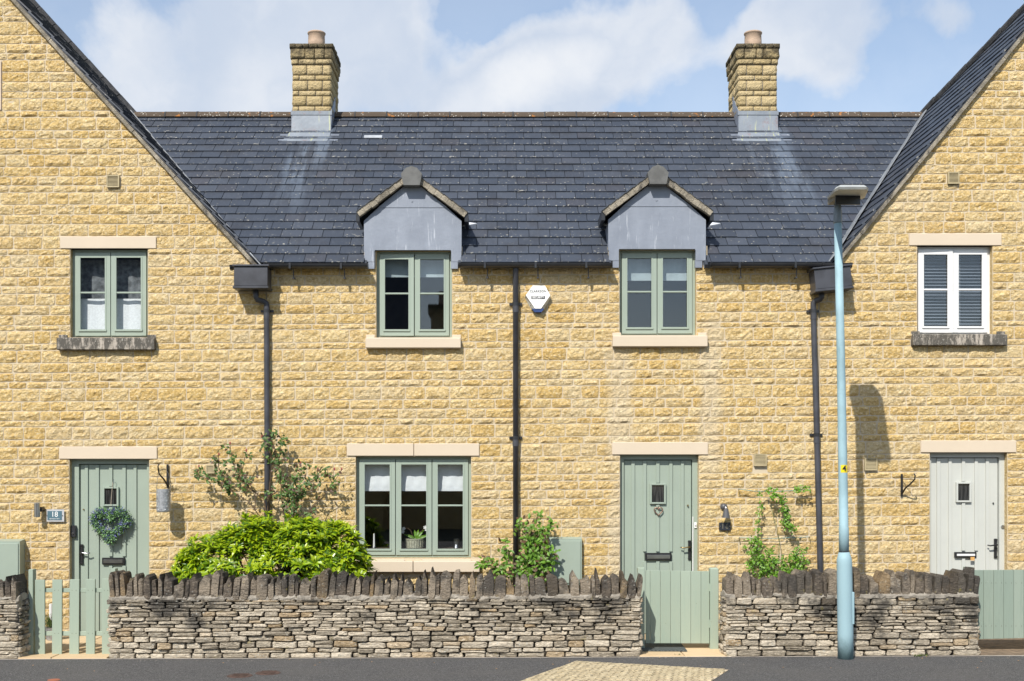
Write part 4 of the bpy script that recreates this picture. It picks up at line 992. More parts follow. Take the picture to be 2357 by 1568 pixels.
def garden_wall(label, x0, x1, ends, thick=.30, lean=0.0):
    zt = .615; W_ = thing('dry_stone_wall', label, 'garden wall', ((x0+x1)/2, YW+.15, G((x0+x1)/2)), 'dry stone garden walls')
    mb = MB(); i = .035; g0, g1 = G(x0), G(x1)
    mb.add([(x0+i, YW+i, g0-.05), (x1-i, YW+i, g1-.05), (x1-i, YW+thick-i, g1-.05), (x0+i, YW+thick-i, g0-.05), (x0+i, YW+i, g0+zt), (x1-i, YW+i, g1+zt), (x1-i, YW+thick-i, g1+zt), (x0+i, YW+thick-i, g0+zt)],
           [(0, 3, 2, 1), (4, 5, 6, 7), (0, 1, 5, 4), (1, 2, 6, 5), (2, 3, 7, 6), (3, 0, 4, 7)]); mb.build('wall_core', 'wall_core', W_)
    faces = [((x0, YW, 0), (1, 0, 0), (0, -1, 0), x1-x0, True)]
    if 'r' in ends: faces.append(((x1, YW, 0), (0, 1, 0), (1, 0, 0), thick, True))
    if 'l' in ends: faces.append(((x0, YW+thick, 0), (0, -1, 0), (-1, 0, 0), thick, True))
    pcs = []
    for (O, U, N, L, vis) in faces:
        O, U, N = Vector(O), Vector(U), Vector(N)
        for s in course_set(O, U, N, L, zt, lambda u: G(O.x+U.x*u)): pcs.append((O, U, N)+s)
    def key(s): return -((s[4]-s[3])*(s[6]-s[5]))*(1 if s[2].y < 0 else .5)
    pcs.sort(key=key); mass = MB()
    for k, (O, U, N, u0, u1, z0, z1) in enumerate(pcs):
        m2 = MB() if k < 300 else mass
        pebble(m2, O, U, N, u0+.002, u1-.002, z0+.0015, z1-.0015)
        if k < 300: m2.build('stone', 'wall_stone', W_, smooth=False)
    if mass.v: mass.build('small_stones', 'wall_stone', W_, kind='stuff')
    # rear face, plainly built
    m2 = MB(); O = Vector((x1, YW+thick, 0))
    for s in course_set(O, Vector((-1, 0, 0)), Vector((0, 1, 0)), x1-x0, zt, lambda u: G(x1-u)): pebble(m2, O, Vector((-1, 0, 0)), Vector((0, 1, 0)), s[0]+.003, s[1]-.003, s[2]+.002, s[3]-.002)
    m2.build('rear_stones', 'wall_stone', W_, kind='stuff')
    # mortar bed
    m2 = MB(); n = int((x1-x0)/.035); vs = []
    for k in range(n+1):
        x = x0+(x1-x0)*k/n; g = G(x)+zt
        for (yy, zz) in ((YW-.004, -.008), (YW-.006, .018), (YW+.03, .045), (YW+.15, .06), (YW+thick-.02, .03), (YW+thick, -.01)):
            j = noise.noise(Vector((x*19, yy*20, zz*40))); vs.append((x, yy+j*.016, g+zz+j*.024))
    m2.add(vs, [(k*6+j, (k+1)*6+j, (k+1)*6+j+1, k*6+j+1) for k in range(n) for j in range(5)]+[tuple(range(6)), tuple(n*6+j for j in range(5, -1, -1))]); m2.build('mortar_bed', 'bed_mortar', W_)
    # upright coping stones
    x = x0+.01; tone = R.uniform(0, 9)
    while x < x1-.03:
        w_ = R.choice([.045, .06, .07, .08, .09, .10, .12]); w_ = min(w_, x1-x)
        h = .255+noise.noise(Vector((x*5, tone, 0)))*.05+R.uniform(-.05, .04); ln = noise.noise(Vector((x*.9, tone, 4)))*.22+R.uniform(-.05, .05)+lean
        if x+w_ > x1-.25 and 'r' in ends: ln += .12*(x-(x1-.25))/.25
        b = .0; y0 = YW+R.uniform(-.012, .025); y1 = YW+thick-R.uniform(.0, .05); z0 = G(x)+zt-.005
        pk = R.uniform(.2, .8); sh = R.uniform(.68, .95); sh2 = R.uniform(.68, .95); t = .003
        kind_ = R.random()
        if kind_ < .5: sh, sh2 = R.uniform(.90, 1.0), R.uniform(.90, 1.0); pk = .5
        prof = [(.12, 0), (.5, -.01), (.88, 0), (1.0, .10), (1.0+R.uniform(-.08, .05), .45), (1.0+R.uniform(-.10, .02), sh2*R.uniform(.84, .95)), (min(.92, pk+.3), sh2+.01), (pk, 1.0+R.uniform(-.03, .03)), (max(.08, pk-.3), sh), (R.uniform(-.02, .08), sh*R.uniform(.84, .95)), (R.uniform(-.05, .08), .4), (0, .10)]
        m2 = MB(); n = len(prof); vs = []
        for (yy, ins) in ((y0+.012, .0), (y0, .12), (y1, .05)):
            for (u, v) in prof:
                uu = .5+(u-.5)*(1-ins); vv = .5+(v-.5)*(1-ins*.4); jj = noise.noise(Vector((x*31+u*3, v*4, yy*3)))*.006
                xx = x+t+uu*(w_-2*t)+vv*h*ln*(.8); vs.append((xx+jj, yy+noise.noise(Vector((u*3, v*5, x*9)))*.012, z0+vv*h+jj))
        order = [(i, i+1 if i+1 < n else 0) for i in range(n)]
        vs.append((x+w_/2+.5*h*ln*.8, y0-R.uniform(-.002, .012), z0+h*.5))
        fs = [(n+a, n+c, 3*n) for a, c in order]+[(a, c, n+c, n+a) for a, c in order]+[(c, a, 2*n+a, 2*n+c) for a, c in order]+[tuple(2*n+i for i in range(n-1, -1, -1))]
        m2.add(vs, fs); m2.build('coping_stone', 'coping_stone', W_)
        x += w_
    return W_
kw = (D0+YW)/F
garden_wall('short stub of grey dry stone wall at the far left of the picket gate', -7.4, (43-CX)*kw, 'r')
garden_wall('long grey dry stone wall with upright coping between the picket gate and solid green gate', (250-CX)*kw, (1475-CX)*kw, 'lr')
garden_wall('grey dry stone wall behind the pale blue lamp post with large upright coping', (1670-CX)*kw, (2253-CX)*kw, 'lr')

# ---------------------------------------------------------------- gates
YG = -1.40
def gpt(px, py, y): d = D0+y; return (px-CX)/F*d, CH+(CY-py)/F*d
g1 = thing('picket_gate', 'pale green picket gate left open-slatted in front of door 18', 'gate', (gpt(160, 1500, YG)[0], YG, 0))
def gbox(name, p, x0, x1, y0, y1, ya, yb_, mat='sage_gate', bev=.003, ref=None):
    r_ = ref or ya; a, z1 = gpt(x0, y0, r_); b, z0 = gpt(x1, y1, r_); return MB().box(a, b, ya, yb_, z0, z1, bev=bev).build(name, mat, p)
gbox('post', g1, 65.5, 75.5, 1311, 1512, YG-.03, YG+.06); gbox('post', g1, 256, 265, 1309, 1512, YG-.03, YG+.06)
for i, (a, b, dy) in enumerate([(80.8, 103, 0), (119.5, 141.8, -.5), (159.3, 181, -1.5), (197.5, 217.8, -2.5), (234.5, 254.5, -4)]):
    pk = gbox('picket', g1, a, b, 1334.8+dy*.6, 1508+dy*.3, YG-.022, YG); pk.rotation_euler = (0, R.uniform(-.004, .008), 0)
for (a, b) in ((1354.5, 1363.8), (1453.5, 1463.8)): gbox('rail', g1, 82, 254, a, b, YG+.001, YG+.035)
sm = MB()
for px_ in (92, 126, 135, 166, 175, 203, 213, 240, 248):
    for py_ in (1359, 1458): x_, z_ = gpt(px_, py_, YG-.022); sm.lathe(x_, z_, [(.003, YG-.0245), (.003, YG-.02)], 6, axis='y')
sm.build('nail', 'rust', g1)
YG2 = -1.20
g2 = thing('boarded_gate', 'solid pale green boarded gate with two posts in front of door 16', 'gate', (gpt(1560, 1490, YG2)[0], YG2, 0))
gbox('post', g2, 1468, 1484, 1307, 1506, YG2-.02, YG2+.07, bev=.006); gbox('post', g2, 1635, 1654.3, 1307.8, 1500, YG2-.03, YG2+.07, bev=.012)
xs = [1486, 1496.5, 1520, 1543.3, 1566.5, 1590, 1613.5, 1632.8]
for i, (a, b) in enumerate(zip(xs[:-1], xs[1:])): gbox('board', g2, a+.35, b-.35, 1313.4+i*.28, 1480.8+i*.1, YG2-.0, YG2+.02, bev=.002)
for (a, b) in ((1340, 1352), (1440, 1452)): gbox('rail', g2, 1488, 1631, a, b, YG2+.021, YG2+.05)
for (a, b) in ((1344, 1362), (1427, 1446)): gbox('hinge', g2, 1631.5, 1635.5, a, b, YG2-.008, YG2-.001)
YG3 = -1.36
g3 = thing('wide_boarded_gate', 'weathered grey green boarded gate at the right edge beside door with white letterbox', 'gate', (gpt(2340, 1490, YG3)[0], YG3, G(5)))
x = 2241.0; i = 0
while x < 2520: gbox('board', g3, x+.35, x+22.7, 1312.5-i*.15, 1471.5-i*.5, YG3, YG3+.02, mat='weathered_gate', bev=.002); x += 23.1; i += 1
for (a, b) in ((1330, 1345), (1436, 1450)): gbox('rail', g3, 2241, 2518, a, b, YG3+.021, YG3+.06, mat='weathered_gate')
gbox('post', g3, 2224, 2240, 1306, 1506, YG3+.03, YG3+.12, mat='weathered_gate'); gbox('post', g3, 2520, 2536, 1306, 1506, YG3+.0, YG3+.1, mat='weathered_gate')
sm = MB(); x = 2241.0; 
while x < 2510:
    for dx in (5, 18):
        for py_ in (1342, 1441): x_, z_ = gpt(x+dx, py_, YG3); sm.lathe(x_, z_, [(.003, YG3-.003), (.003, YG3+.002)], 6, axis='y')
    x += 23.1
sm.build('nail', 'rust', g3)

# ---------------------------------------------------------------- lamp post
YL = YW-.15; dl = D0+YL
def lp(px, py): return Vector(((px-CX)/F*dl, YL, CH+(CY-py)/F*dl))
base = lp(1946.5, 1518); base.z = G(base.x)
LP = thing('lamp_post', 'tall pale blue street lamp post with yellow label 4 before the right wall', 'street lamp', base)
k = dl/F
MB().tube([base, base.lerp(lp(1945.5, 1400), .5), lp(1943.7, 1300), lp(1943.3, 1288), lp(1942.7, 1270)], [.0805, .0795, .077, .076, .052], 28).build('lower_column', 'lamp_base_blue', LP, smooth=True)
MB().tube([lp(1942.7, 1271), lp(1942.6, 1268.5)], .0535, 24).build('collar', 'black_plastic', LP)
MB().tube([lp(1942.6, 1269), lp(1942.3, 1215), lp(1942.1, 1214), lp(1940, 1080), lp(1935, 800), lp(1928.6, 512)], [.0505, .0500, .0470, .0460, .0415, .0385], 24).build('upper_column', 'lamp_blue', LP, smooth=True)
MB().tube([lp(1928.6, 514), lp(1928.4, 508), lp(1928.2, 488), lp(1928.0, 470)], [.044, .044, .041, .032], 20).build('sleeve', 'lamp_grey', LP, smooth=True)
MB().box(lp(1957.5, 0).x, lp(1963, 0).x, YL-.055, YL-.03, lp(0, 1436).z, lp(0, 1362).z, bev=.004).build('access_door', 'lamp_blue', LP)
# lantern head: flat luminaire tapering outwards over the road
near, far_, zz = YL-.70, YL+.10, lp(0, 470).z+.05
def hp(px, y): return (px-CX)/F*(D0+y)
zn = CH+(CY-436)/F*(D0+near)-.0
top = [(hp(1932, near), near, zn), (hp(1994, near), near, zn), (hp(1998, near+.06), near+.06, zn), (hp(1990, far_-.15), far_-.15, zz), (hp(1968, far_), far_, zz), (hp(1912, far_), far_, zz), (hp(1905, far_-.10), far_-.10, zz), (hp(1921, near+.10), near+.10, zn)]
mb = MB(); cen = sum((Vector(t) for t in top), Vector())/len(top); n = len(top)
vs = [Vector(t) for t in top]+[cen+(Vector(t)-cen)*1.03+Vector((0, 0, .022)) for t in top]+[cen+(Vector(t)-cen)*.88+Vector((0, 0, .05)) for t in top]
fs = [tuple(range(n-1, -1, -1)), tuple(range(2*n, 3*n))]+[(i, (i+1) % n, n+(i+1) % n, n+i) for i in range(n)]+[(n+i, n+(i+1) % n, 2*n+(i+1) % n, 2*n+i) for i in range(n)]
mb.add(vs, fs); mb.build('lantern_head', 'lamp_head', LP)
ym = YL-.30; zt_ = CH+(CY-447)/F*(D0+ym)
MB().box(hp(1923.6, ym), hp(1980.5, ym), ym, ym+.02, CH+(CY-471)/F*(D0+ym), zt_+.06).build('glare_shield', 'black_plastic', LP)
MB().box(hp(1926, ym), hp(1978, ym), ym+.021, ym+.33, zt_-.035, zt_+.03).build('lens', 'print_grey', LP)
lx, lz = lp(1940.5, 1079).x+.006, lp(0, 1079).z
mb = MB(); vs = []
for zz_ in (lp(0, 1088).z, lp(0, 1070.5).z):
    for k2 in range(7): a = math.radians(-90+(-42+k2*16)); vs.append((lp(1940, 0).x+.0475*math.cos(a), YL+.0475*math.sin(a), zz_))
mb.add(vs, [(i, i+1, i+8, i+7) for i in range(6)]); mb.build('number_label', 'label_yellow', LP)
text('4', .082, lx-.007, YL-.0495, lz, 'print_black', LP, 'number', bold=.0015)

# ---------------------------------------------------------------- things fixed to or hanging on the fronts
# alarm box
A0 = thing('alarm_box', 'white hexagonal alarm box lettered CLARKSON SECURITY beside the central downpipe', 'alarm box', (fx(1238), -.05, fz(719)))
hexo = [(1226, 657), (1253, 657.5), (1268, 686), (1252, 713), (1223, 713), (1208, 686)]
hexi = [(1226, 660), (1254, 660.5), (1266, 682), (1244.5, 712.5), (1231, 712.5), (1210, 682)]
P2 = lambda L: [(fx(a), fz(b)) for a, b in L[::-1]]
mb = MB(); vs = [(x, -.01, z) for x, z in P2(hexo)]+[(x, -.075, z) for x, z in P2(hexi)]; n = 6
mb.add(vs, [tuple(range(n, 2*n))+()]+[(i, (i+1) % n, n+(i+1) % n, n+i) for i in range(n)]); mb.build('body', 'alarm_side', A0)
MB().prism(P2(hexi), -.079, -.0751).build('cover', 'alarm_white', A0)
MB().prism([(fx(1223.5), fz(712.6)), (fx(1252), fz(712.6)), (fx(1246), fz(720.5)), (fx(1230), fz(720.5))][::-1], -.07, -.01).build('blue_lens', 'blue_lens', A0)
text('CLARKSON', .037, fx(1238), -.0815, fz(673.3), 'print_dark', A0, 'lettering', bold=.0008, sx=.92, space=1.15)
MB().box(fx(1222.7), fx(1253.5), -.0815, -.0795, fz(691), fz(683.7)).build('black_band', 'print_black', A0)
text('SECURITY', .035, fx(1238.1), -.0825, fz(687.4), 'print_white', A0, 'lettering', bold=.0014, sx=.80, space=1.1)
for px_ in (1217, 1251.5): MB().lathe(fx(px_+7*(px_ < 1230)*.6), fz(705.5), [(.006, -.062), (.006, -.05)], 8, axis='y').build('screw', 'rust', A0)
# house plaque 18
A1 = thing('house_number_plaque', 'blue and steel plaque reading 18 Barnsley Way left of the wreathed door', 'sign', (fx(130), -.03, fz(1200)))
MB().box(fx(110.5), fx(150.5), -.042, -.036, fz(1200.5), fz(1172.5)).build('steel_plate', 'steel_bright', A1)
MB().box(fx(112.5), fx(145.5), -.046, -.0425, fz(1197), fz(1176)).build('blue_plate', 'plaque_blue', A1)
text('18', .088, fx(129), -.0475, fz(1184.2), 'print_white', A1, 'number', sx=.95)
text('BARNSLEY WAY', .0165, fx(129), -.0475, fz(1194), 'print_white', A1, 'lettering', sx=1.0)
for px_ in (111.5, 147): MB().lathe(fx(px_), fz(1186.5), [(.006, -.05), (.006, -.01)], 8, axis='y').build('fixing_pin', 'steel', A1)
# cylinder wall light
A2 = thing('cylinder_wall_light', 'brushed steel cylinder wall light left of plaque 18', 'wall light', (fx(94), -.06, fz(1189)))
MB().lathe(fx(94.5), -.12, [(.034, fz(1189.5)), (.034, fz(1157.5))], 24).build('cylinder', 'steel', A2, smooth=False)
MB().tube([(fx(99), -.10, fz(1172)), (fx(100), -.02, fz(1172))], .03, 16).build('wall_mount', 'black_iron', A2)
# video bell
A3 = thing('video_doorbell', 'black video doorbell with a round button on the frame of door 18', 'doorbell', (fx(166), .05, fz(1237)))
MB().box(fx(160.8), fx(171.5), .03, .073, fz(1237), fz(1210), bev=.004).build('body', 'black_plastic', A3)
MB().lathe(fx(166), fz(1228), [(.012, .022), (.012, .0295)], 16, axis='y').build('button_ring', 'steel', A3); MB().lathe(fx(166), fz(1228), [(.007, .019), (.007, .0215)], 16, axis='y').build('button', 'print_black', A3)
# heart wreath
Wr = thing('heart_wreath', 'heart shaped wreath of green leaves and blue lavender hanging on door 18', 'wreath', (fx(253), .05, fz(1248)))
def heart(t): return (16*math.sin(t)**3, 13*math.cos(t)-5*math.cos(2*t)-2*math.cos(3*t)-math.cos(4*t))
mL, mP, stem = MB(), MB(), []
def leaf(mb, p, d, L, w_, nrm=None, rn=None, bend=.15):
    d = d.normalized(); nrm = nrm or Vector((R.uniform(-1, 1), R.uniform(-1, .2), R.uniform(-1, 1))); s = d.cross(nrm)
    if s.length < 1e-4: s = d.cross(Vector((0, 0, 1)))
    s.normalize(); n_ = s.cross(d)
    a = p; m1 = p+d*L*.35; m2 = p+d*L*.7-n_*L*bend*.3; e = p+d*L-n_*L*bend
    rn = R.random() if rn is None else rn
    mb.add([a, m1+s*w_*.5+n_*w_*.12, m1, m1-s*w_*.5+n_*w_*.12, m2+s*w_*.38+n_*w_*.1, m2, m2-s*w_*.38+n_*w_*.1, e],
           [(0, 2, 1), (0, 3, 2), (1, 2, 5, 4), (2, 3, 6, 5), (4, 5, 7), (5, 6, 7)], rn)
for i in range(9000):
    t = R.uniform(0, 2*PI); hx, hy = heart(t); k_ = .82; cx_, cz_ = fx(253)+hx/16*.190, fz(1205)+hy/16*.178
    rr2 = max(-.06, min(.06, R.gauss(0, .030))); a = R.uniform(0, 2*PI); yy = R.uniform(-.01, .065)
    p = Vector((cx_+rr2*math.cos(a), yy, cz_+rr2*math.sin(a))); dd = Vector((math.cos(a), R.uniform(-.9, .1), math.sin(a)))
    patchn = noise.noise(Vector((p.x*38, p.z*38, 3)))+R.uniform(-.25, .25)
    if patchn > .17: leaf(mP, p, dd, R.uniform(.024, .04), .009)
    else: leaf(mL, p, dd, R.uniform(.018, .03), .012)
mL.build('leaves', 'wreath_leaf', Wr, kind='stuff'); mP.build('lavender_flowers', 'lavender', Wr, kind='stuff')
MB().tube([(fx(253)+heart(2*PI*k/40)[0]/16*.185, .04, fz(1207)+heart(2*PI*k/40)[1]/16*.175) for k in range(41)], .018, 6).build('twig_ring', 'bark', Wr)
MB().tube([(fx(252), .05, fz(1164)), (fx(255), .055, fz(1118)), (fx(256), .06, fz(1110))], .003, 5).build('string', 'rope', Wr)
MB().tube([(fx(255), .058, fz(1118)), (fx(258), .056, fz(1112)), (fx(258.5), .06, fz(1105)), (fx(256), .065, fz(1102.5)), (fx(254), .07, fz(1105))], .003, 5).build('hook', 'steel', Wr)
# bracket and lantern
def bracket(label, x, ya, yb_, reach, side, tipx):
    o = thing('wall_bracket', label, 'bracket', (fx(x), -.02, fz(yb_)), None)
    MB().box(fx(x)-.011, fx(x)+.011, -.034, -.012, fz(yb_), fz(ya), bev=.003).build('back_plate', 'black_iron', o)
    pts = [(fx(x), -.03, fz(yb_-6)), (fx(x)+side*.02, -.10, fz(yb_-20)), (fx(x)+side*.05, -.19, fz(ya+22)), (fx(tipx), -reach, fz(ya+12)), (fx(tipx)-side*.004, -reach-.03, fz(ya+4)), (fx(tipx)-side*.01, -reach-.01, fz(ya))]
    MB().tube(pts, [.010, .010, .009, .009, .008, .008], 8).build('arm', 'black_iron', o, smooth=True)
    MB().tube([(fx(x), -.03, fz(ya+12)), (fx(tipx), -reach, fz(ya+13))], .004, 6).build('tie', 'black_iron', o)
    return o
bracket('curly black iron wall bracket holding the galvanised lantern beside door 18', 387, 1069.5, 1124, .24, -1, 378)
bracket('empty black iron wall bracket left of the pale grey door', 2074, 1091, 1143, .24, 1, 2089)
Ln = thing('hanging_lantern', 'dimpled galvanised cylinder lantern hanging from the black bracket', 'lantern', (*at(376.5, 1179, -.24)[:2], at(376.5, 1179, -.24).z))
c0 = at(376.5, 1179, -.24); c1 = at(376.5, 1126, -.24); rad = 15.8/F*(D0-.24)
MB().lathe(c0.x, c0.y, [(rad*.9, c0.z), (rad, c0.z+.012), (rad, c1.z), (rad*.93, c1.z), (rad*.9, c0.z+.02)], 24).build('can', 'galvanised', Ln, smooth=False)
mb = MB()
for j in range(7):
    for i in range(12):
        a = 2*PI*(i+.5*(j % 2))/12; z = c0.z+.03+j*(c1.z-c0.z-.05)/6.3; cxx, cyy = c0.x+rad*math.cos(a), c0.y+rad*math.sin(a)
        u = Vector((-math.sin(a), math.cos(a), 0)); nn = Vector((math.cos(a), math.sin(a), 0)); c_ = Vector((cxx, cyy, z)); r_ = .009
        mb.add([c_+u*r_, c_+Vector((0, 0, r_)), c_-u*r_, c_-Vector((0, 0, r_)), c_+nn*.006], [(0, 1, 4), (1, 2, 4), (2, 3, 4), (3, 0, 4)])
mb.build('dimple', 'galvanised', Ln)
MB().tube([(c0.x-rad, c0.y, c1.z)]+[(c0.x-rad*math.cos(PI*k/8), c0.y, c1.z+.02+.22*math.sin(PI*k/8)) for k in range(9)]+[(c0.x+rad, c0.y, c1.z)], .003, 5).build('bail', 'steel', Ln)
# right of door 16: spotlight and plate
A4 = thing('cone_wall_light', 'dark metal cone wall light above plate 16 by the middle door', 'wall light', (fx(1667), -.06, fz(1191)))
MB().lathe(fx(1665.3), fz(1166.5), [(.042, -.012), (.040, -.03), (.026, -.048), (.008, -.056)], 20, axis='y').build('rose', 'steel_dull', A4, smooth=True)
MB().tube([(fx(1667), -.05, fz(1167)), (fx(1667), -.10, fz(1168)), (fx(1667), -.11, fz(1173))], .008, 8).build('arm', 'steel', A4)
MB().lathe(fx(1667), -.115, [(.046, fz(1191)), (.026, fz(1171)), (.008, fz(1168.5))], 24).build('shade', 'steel_dull', A4, smooth=False)
A5 = thing('slate_number_plate', 'small black slate plate numbered 16 right of the middle green door', 'sign', (fx(1667), -.03, fz(1221)))
MB().box(fx(1654), fx(1680), -.04, -.022, fz(1221), fz(1202.5), bev=.002).build('plate', 'slate_plaque', A5)
text('16', .085, fx(1667.0), -.0412, fz(1211.5), 'print_grey', A5, 'number', sx=.9, space=1.3)
for px_ in (1656.7, 1677.3): MB().lathe(fx(px_), fz(1211), [(.005, -.044), (.005, -.04)], 8, axis='y').build('screw', 'steel', A5)
A6 = thing('doorbell', 'small white oval doorbell on the right frame of door 16', 'doorbell', (fx(1603), .06, fz(1217)))
MB().box(fx(1600.3), fx(1605.7), .058, .0735, fz(1217), fz(1203), bev=.006).build('body', 'alarm_white', A6); MB().lathe(fx(1603), fz(1211), [(.008, .054), (.008, .0575)], 12, axis='y').build('button', 'steel', A6)
K = thing('heart_knocker', 'small copper brown twisted heart hanging below the spy window of door 16', 'heart ornament', (fx(1517.5), .08, fz(1186)))
MB().tube([(fx(1517.5)+heart(2*PI*k/30)[0]/16*.05, .075, fz(1177)+heart(2*PI*k/30)[1]/16*.055-(.0)) for k in range(31)], .007, 8).build('heart', 'copper_brown', K, smooth=True)
MB().tube([(fx(1517.5), .08, fz(1165)), (fx(1517.5), .075, fz(1175))], .004, 6).build('hanger', 'copper_brown', K)
# meter boxes
def meter(label, x0, x1, y0, y1, d):
    o = thing('meter_box', label, 'meter box', (fx((x0+x1)/2), -.05, fz(y1)))
    a, b = fx(x0), fx(x1); z0, z1 = fz(y1), fz(y0)
    mb = MB(); mb.add([(a, 0, z0), (b, 0, z0), (b, 0, z1+.012), (a, 0, z1+.012), (a, -d, z0), (b, -d, z0), (b, -d, z1-.008), (a, -d, z1-.008)], [(0, 1, 2, 3)[::-1], (4, 5, 6, 7), (0, 4, 7, 3), (1, 2, 6, 5), (3, 7, 6, 2), (0, 1, 5, 4)]); mb.build('cabinet', 'sage_paint', o)
    MB().box(a+.015, b-.015, -d-.012, -d-.001, z0+.02, z1-.03, bev=.004).build('door', 'sage_paint', o)
    MB().lathe(b-.06, fz(y1-12-.35*0)-.0+.0, [(.009, -d-.016), (.009, -d-.010)], 10, axis='y').build('lock', 'print_black', o)
    return o
meter('sage green meter box on the wall behind the coping between climbing plant and middle door', 1264, 1338, 1238, 1345, .09)
meter('wide sage green meter box at the left edge beside door 18', -28, 58, 1243, 1345, .16)
# doormat
mt = MB(); pts = [groundpt(1474, 1503.5), groundpt(1582, 1504), groundpt(1561, 1478), groundpt(1474, 1478)]
mt.solid([(x, y, G(x)+.028) for x, y in pts], (0, 0, -.010)); tag(mt.build('doormat', 'door_mat'), 'dark grey ribbed doormat under the solid green gate', 'doormat')
# manholes
for (px_, py_, lab) in ((617, 1549.5, 'rusty oval cover in the tarmac, the nearer to the wall of the two'), (552, 1556, 'rusty oval cover in the tarmac left of the other cover'), (124, 1566, 'orange painted cover in the tarmac at the bottom left edge')):
    x, y = groundpt(px_, py_); mb = MB(); n = 24; r_ = .115 if px_ != 124 else .055
    mb.add([(x+r_*math.cos(2*PI*k/n), y+r_*math.sin(2*PI*k/n), G(x)+.006) for k in range(n)]+[(x+r_*1.06*math.cos(2*PI*k/n), y+r_*1.06*math.sin(2*PI*k/n), G(x)+.001) for k in range(n)], [tuple(range(n))]+[(n+i, n+(i+1) % n, (i+1) % n, i) for i in range(n)])
    for k in (range(-3, 4) if px_ != 124 else []): mb.box(x-.07, x+.07, y+k*.026-.006, y+k*.026+.006, G(x)+.0065, G(x)+.0105)
    tag(mb.build('access_cover', 'rust' if px_ != 124 else 'orange_paint'), lab, 'access cover', 'small covers set in the tarmac')

# ---------------------------------------------------------------- behind the glass
def cloth(name, label, mat, x0, x1, y0, y1, y, cat, amp=.01, freq=30, group=None):
    mb = MB(); n = 40; vs = []; X0, X1, Z0, Z1 = fx(x0), fx(x1), fz(y1), fz(y0)
    for (z, a_) in ((Z1, .4), ((Z0+Z1)/2, .8), (Z0, 1.0)):
        for k in range(n+1): x = X0+(X1-X0)*k/n; vs.append((x, y+amp*a_*math.sin(x*freq*2+math.sin(x*11)*2), z))
    vs += [(a, b+.004, c) for a, b, c in vs]; m_ = 3*(n+1)
    fs = [(j*(n+1)+k, (j+1)*(n+1)+k, (j+1)*(n+1)+k+1, j*(n+1)+k+1) for j in range(2) for k in range(n)]; fs += [tuple(i+m_ for i in f[::-1]) for f in fs]
    mb.add(vs, fs, .5); return tag(mb.build(name, mat, smooth=True), label, cat, group)
cloth('cafe_curtain', 'white cafe net across the lower half of the upper window over door 18', 'sheer_cloth', 168, 334, 683, 775, .17, 'curtain', .006, 22)
cloth('lace_curtain', 'dark patterned lace hanging in the upper half of the window over door 18', 'net_cloth', 168, 334, 590, 690, .24, 'curtain', .012, 26)
cloth('roller_blind', 'pale roller blind half drawn in the left dormer window', 'roller', 869, 1037, 583, 632, .2, 'blind', 0)
cloth('roller_blind', 'pale roller blind with lit lower bar in the right dormer window', 'roller', 1430, 1599, 580, 640, .2, 'blind', 0)
for i, (a, b) in enumerate(((838, 900), (921, 984), (1005, 1066))):
    b0 = thing('roman_blind', ('white roman blind in the left light of the three light window', 'white roman blind in the middle light above the potted orchid', 'white roman blind with creases in the right light of the three light window')[i], 'blind', (fx((a+b)/2), .2, fz(1132)), 'roman blinds in the ground floor window')
    a2, b2 = (a-8, b+4) ; mb = MB(); n = 16; vs = []
    for j, (py_, yy) in enumerate(((1060, .19), (1085, .19), (1100, .185), (1112, .165), (1124, .16), (1131, .165))):
        for k in range(n+1): xx = fx(a2+(b2-a2)*k/n); vs.append((xx, yy+.005*math.sin(k*1.1+j*1.3+i*2)*(j > 1), fz(py_)))
    mb.add(vs, [(j*(n+1)+k, (j+1)*(n+1)+k, (j+1)*(n+1)+k+1, j*(n+1)+k+1) for j in range(5) for k in range(n)]); mb.build('cloth', 'blind_cloth', b0, smooth=True)
    MB().box(fx(a2), fx(b2), .152, .158, fz(1131), fz(1125)).build('hem', 'blind_cloth', b0)
vb = thing('venetian_blind', 'white slatted venetian blind behind the white upper window', 'blind', (fx(2198), .17, fz(766)))
for a, b in ((2118, 2278),):
    z = fz(764)
    while z < fz(576): MB().add([(fx(a), .155, z-.008), (fx(b), .155, z-.008), (fx(b), .185, z+.006), (fx(a), .185, z+.006)], [(0, 1, 2, 3)]).build('slat', 'venetian', vb); z += .0385
for px_ in (2139, 2222): MB().tube([(fx(px_), .17, fz(574)), (fx(px_), .17, fz(765))], .002, 4).build('cord', 'blind_cloth', vb)
# orchid pot, cup and candle on the inner sill
sl_ = MB().box(fx(822), fx(1081), .15, .40, fz(1275), fz(1264)).build('inner_sill', 'room_floor', MH)
pot = thing('orchid_pot', 'pale woven pot with an orchid on the inner sill of the three light window', 'potted orchid', (fx(951), .24, fz(1264)))
MB().lathe(fx(951), .24, [(.10, fz(1264)), (.112, fz(1247)), (.118, fz(1244)), (.118, fz(1242)), (.105, fz(1242.5)), (.10, fz(1250))], 24).build('pot', 'hopper_pot', pot)
mb = MB(); 
for a in range(24): mb.tube([(fx(951)+.104*math.cos(a*PI/12), .24+.104*math.sin(a*PI/12), fz(1263)), (fx(951)+.116*math.cos(a*PI/12), .24+.116*math.sin(a*PI/12), fz(1246))], .004, 4)
mb.build('weave', 'hopper_pot', pot)
mb = MB()
for (d, L) in (((.7, -.1, .9), .14), ((-.2, 0, 1), .11), ((1, -.2, .35), .2), ((.2, .1, 1), .12), ((-.9, -.1, .4), .16)): leaf(mb, Vector((fx(955), .22, fz(1243))), Vector(d), L, .035, Vector((0, -1, .3)), bend=.35)
mb.build('leaves', 'vine_leaf', pot)
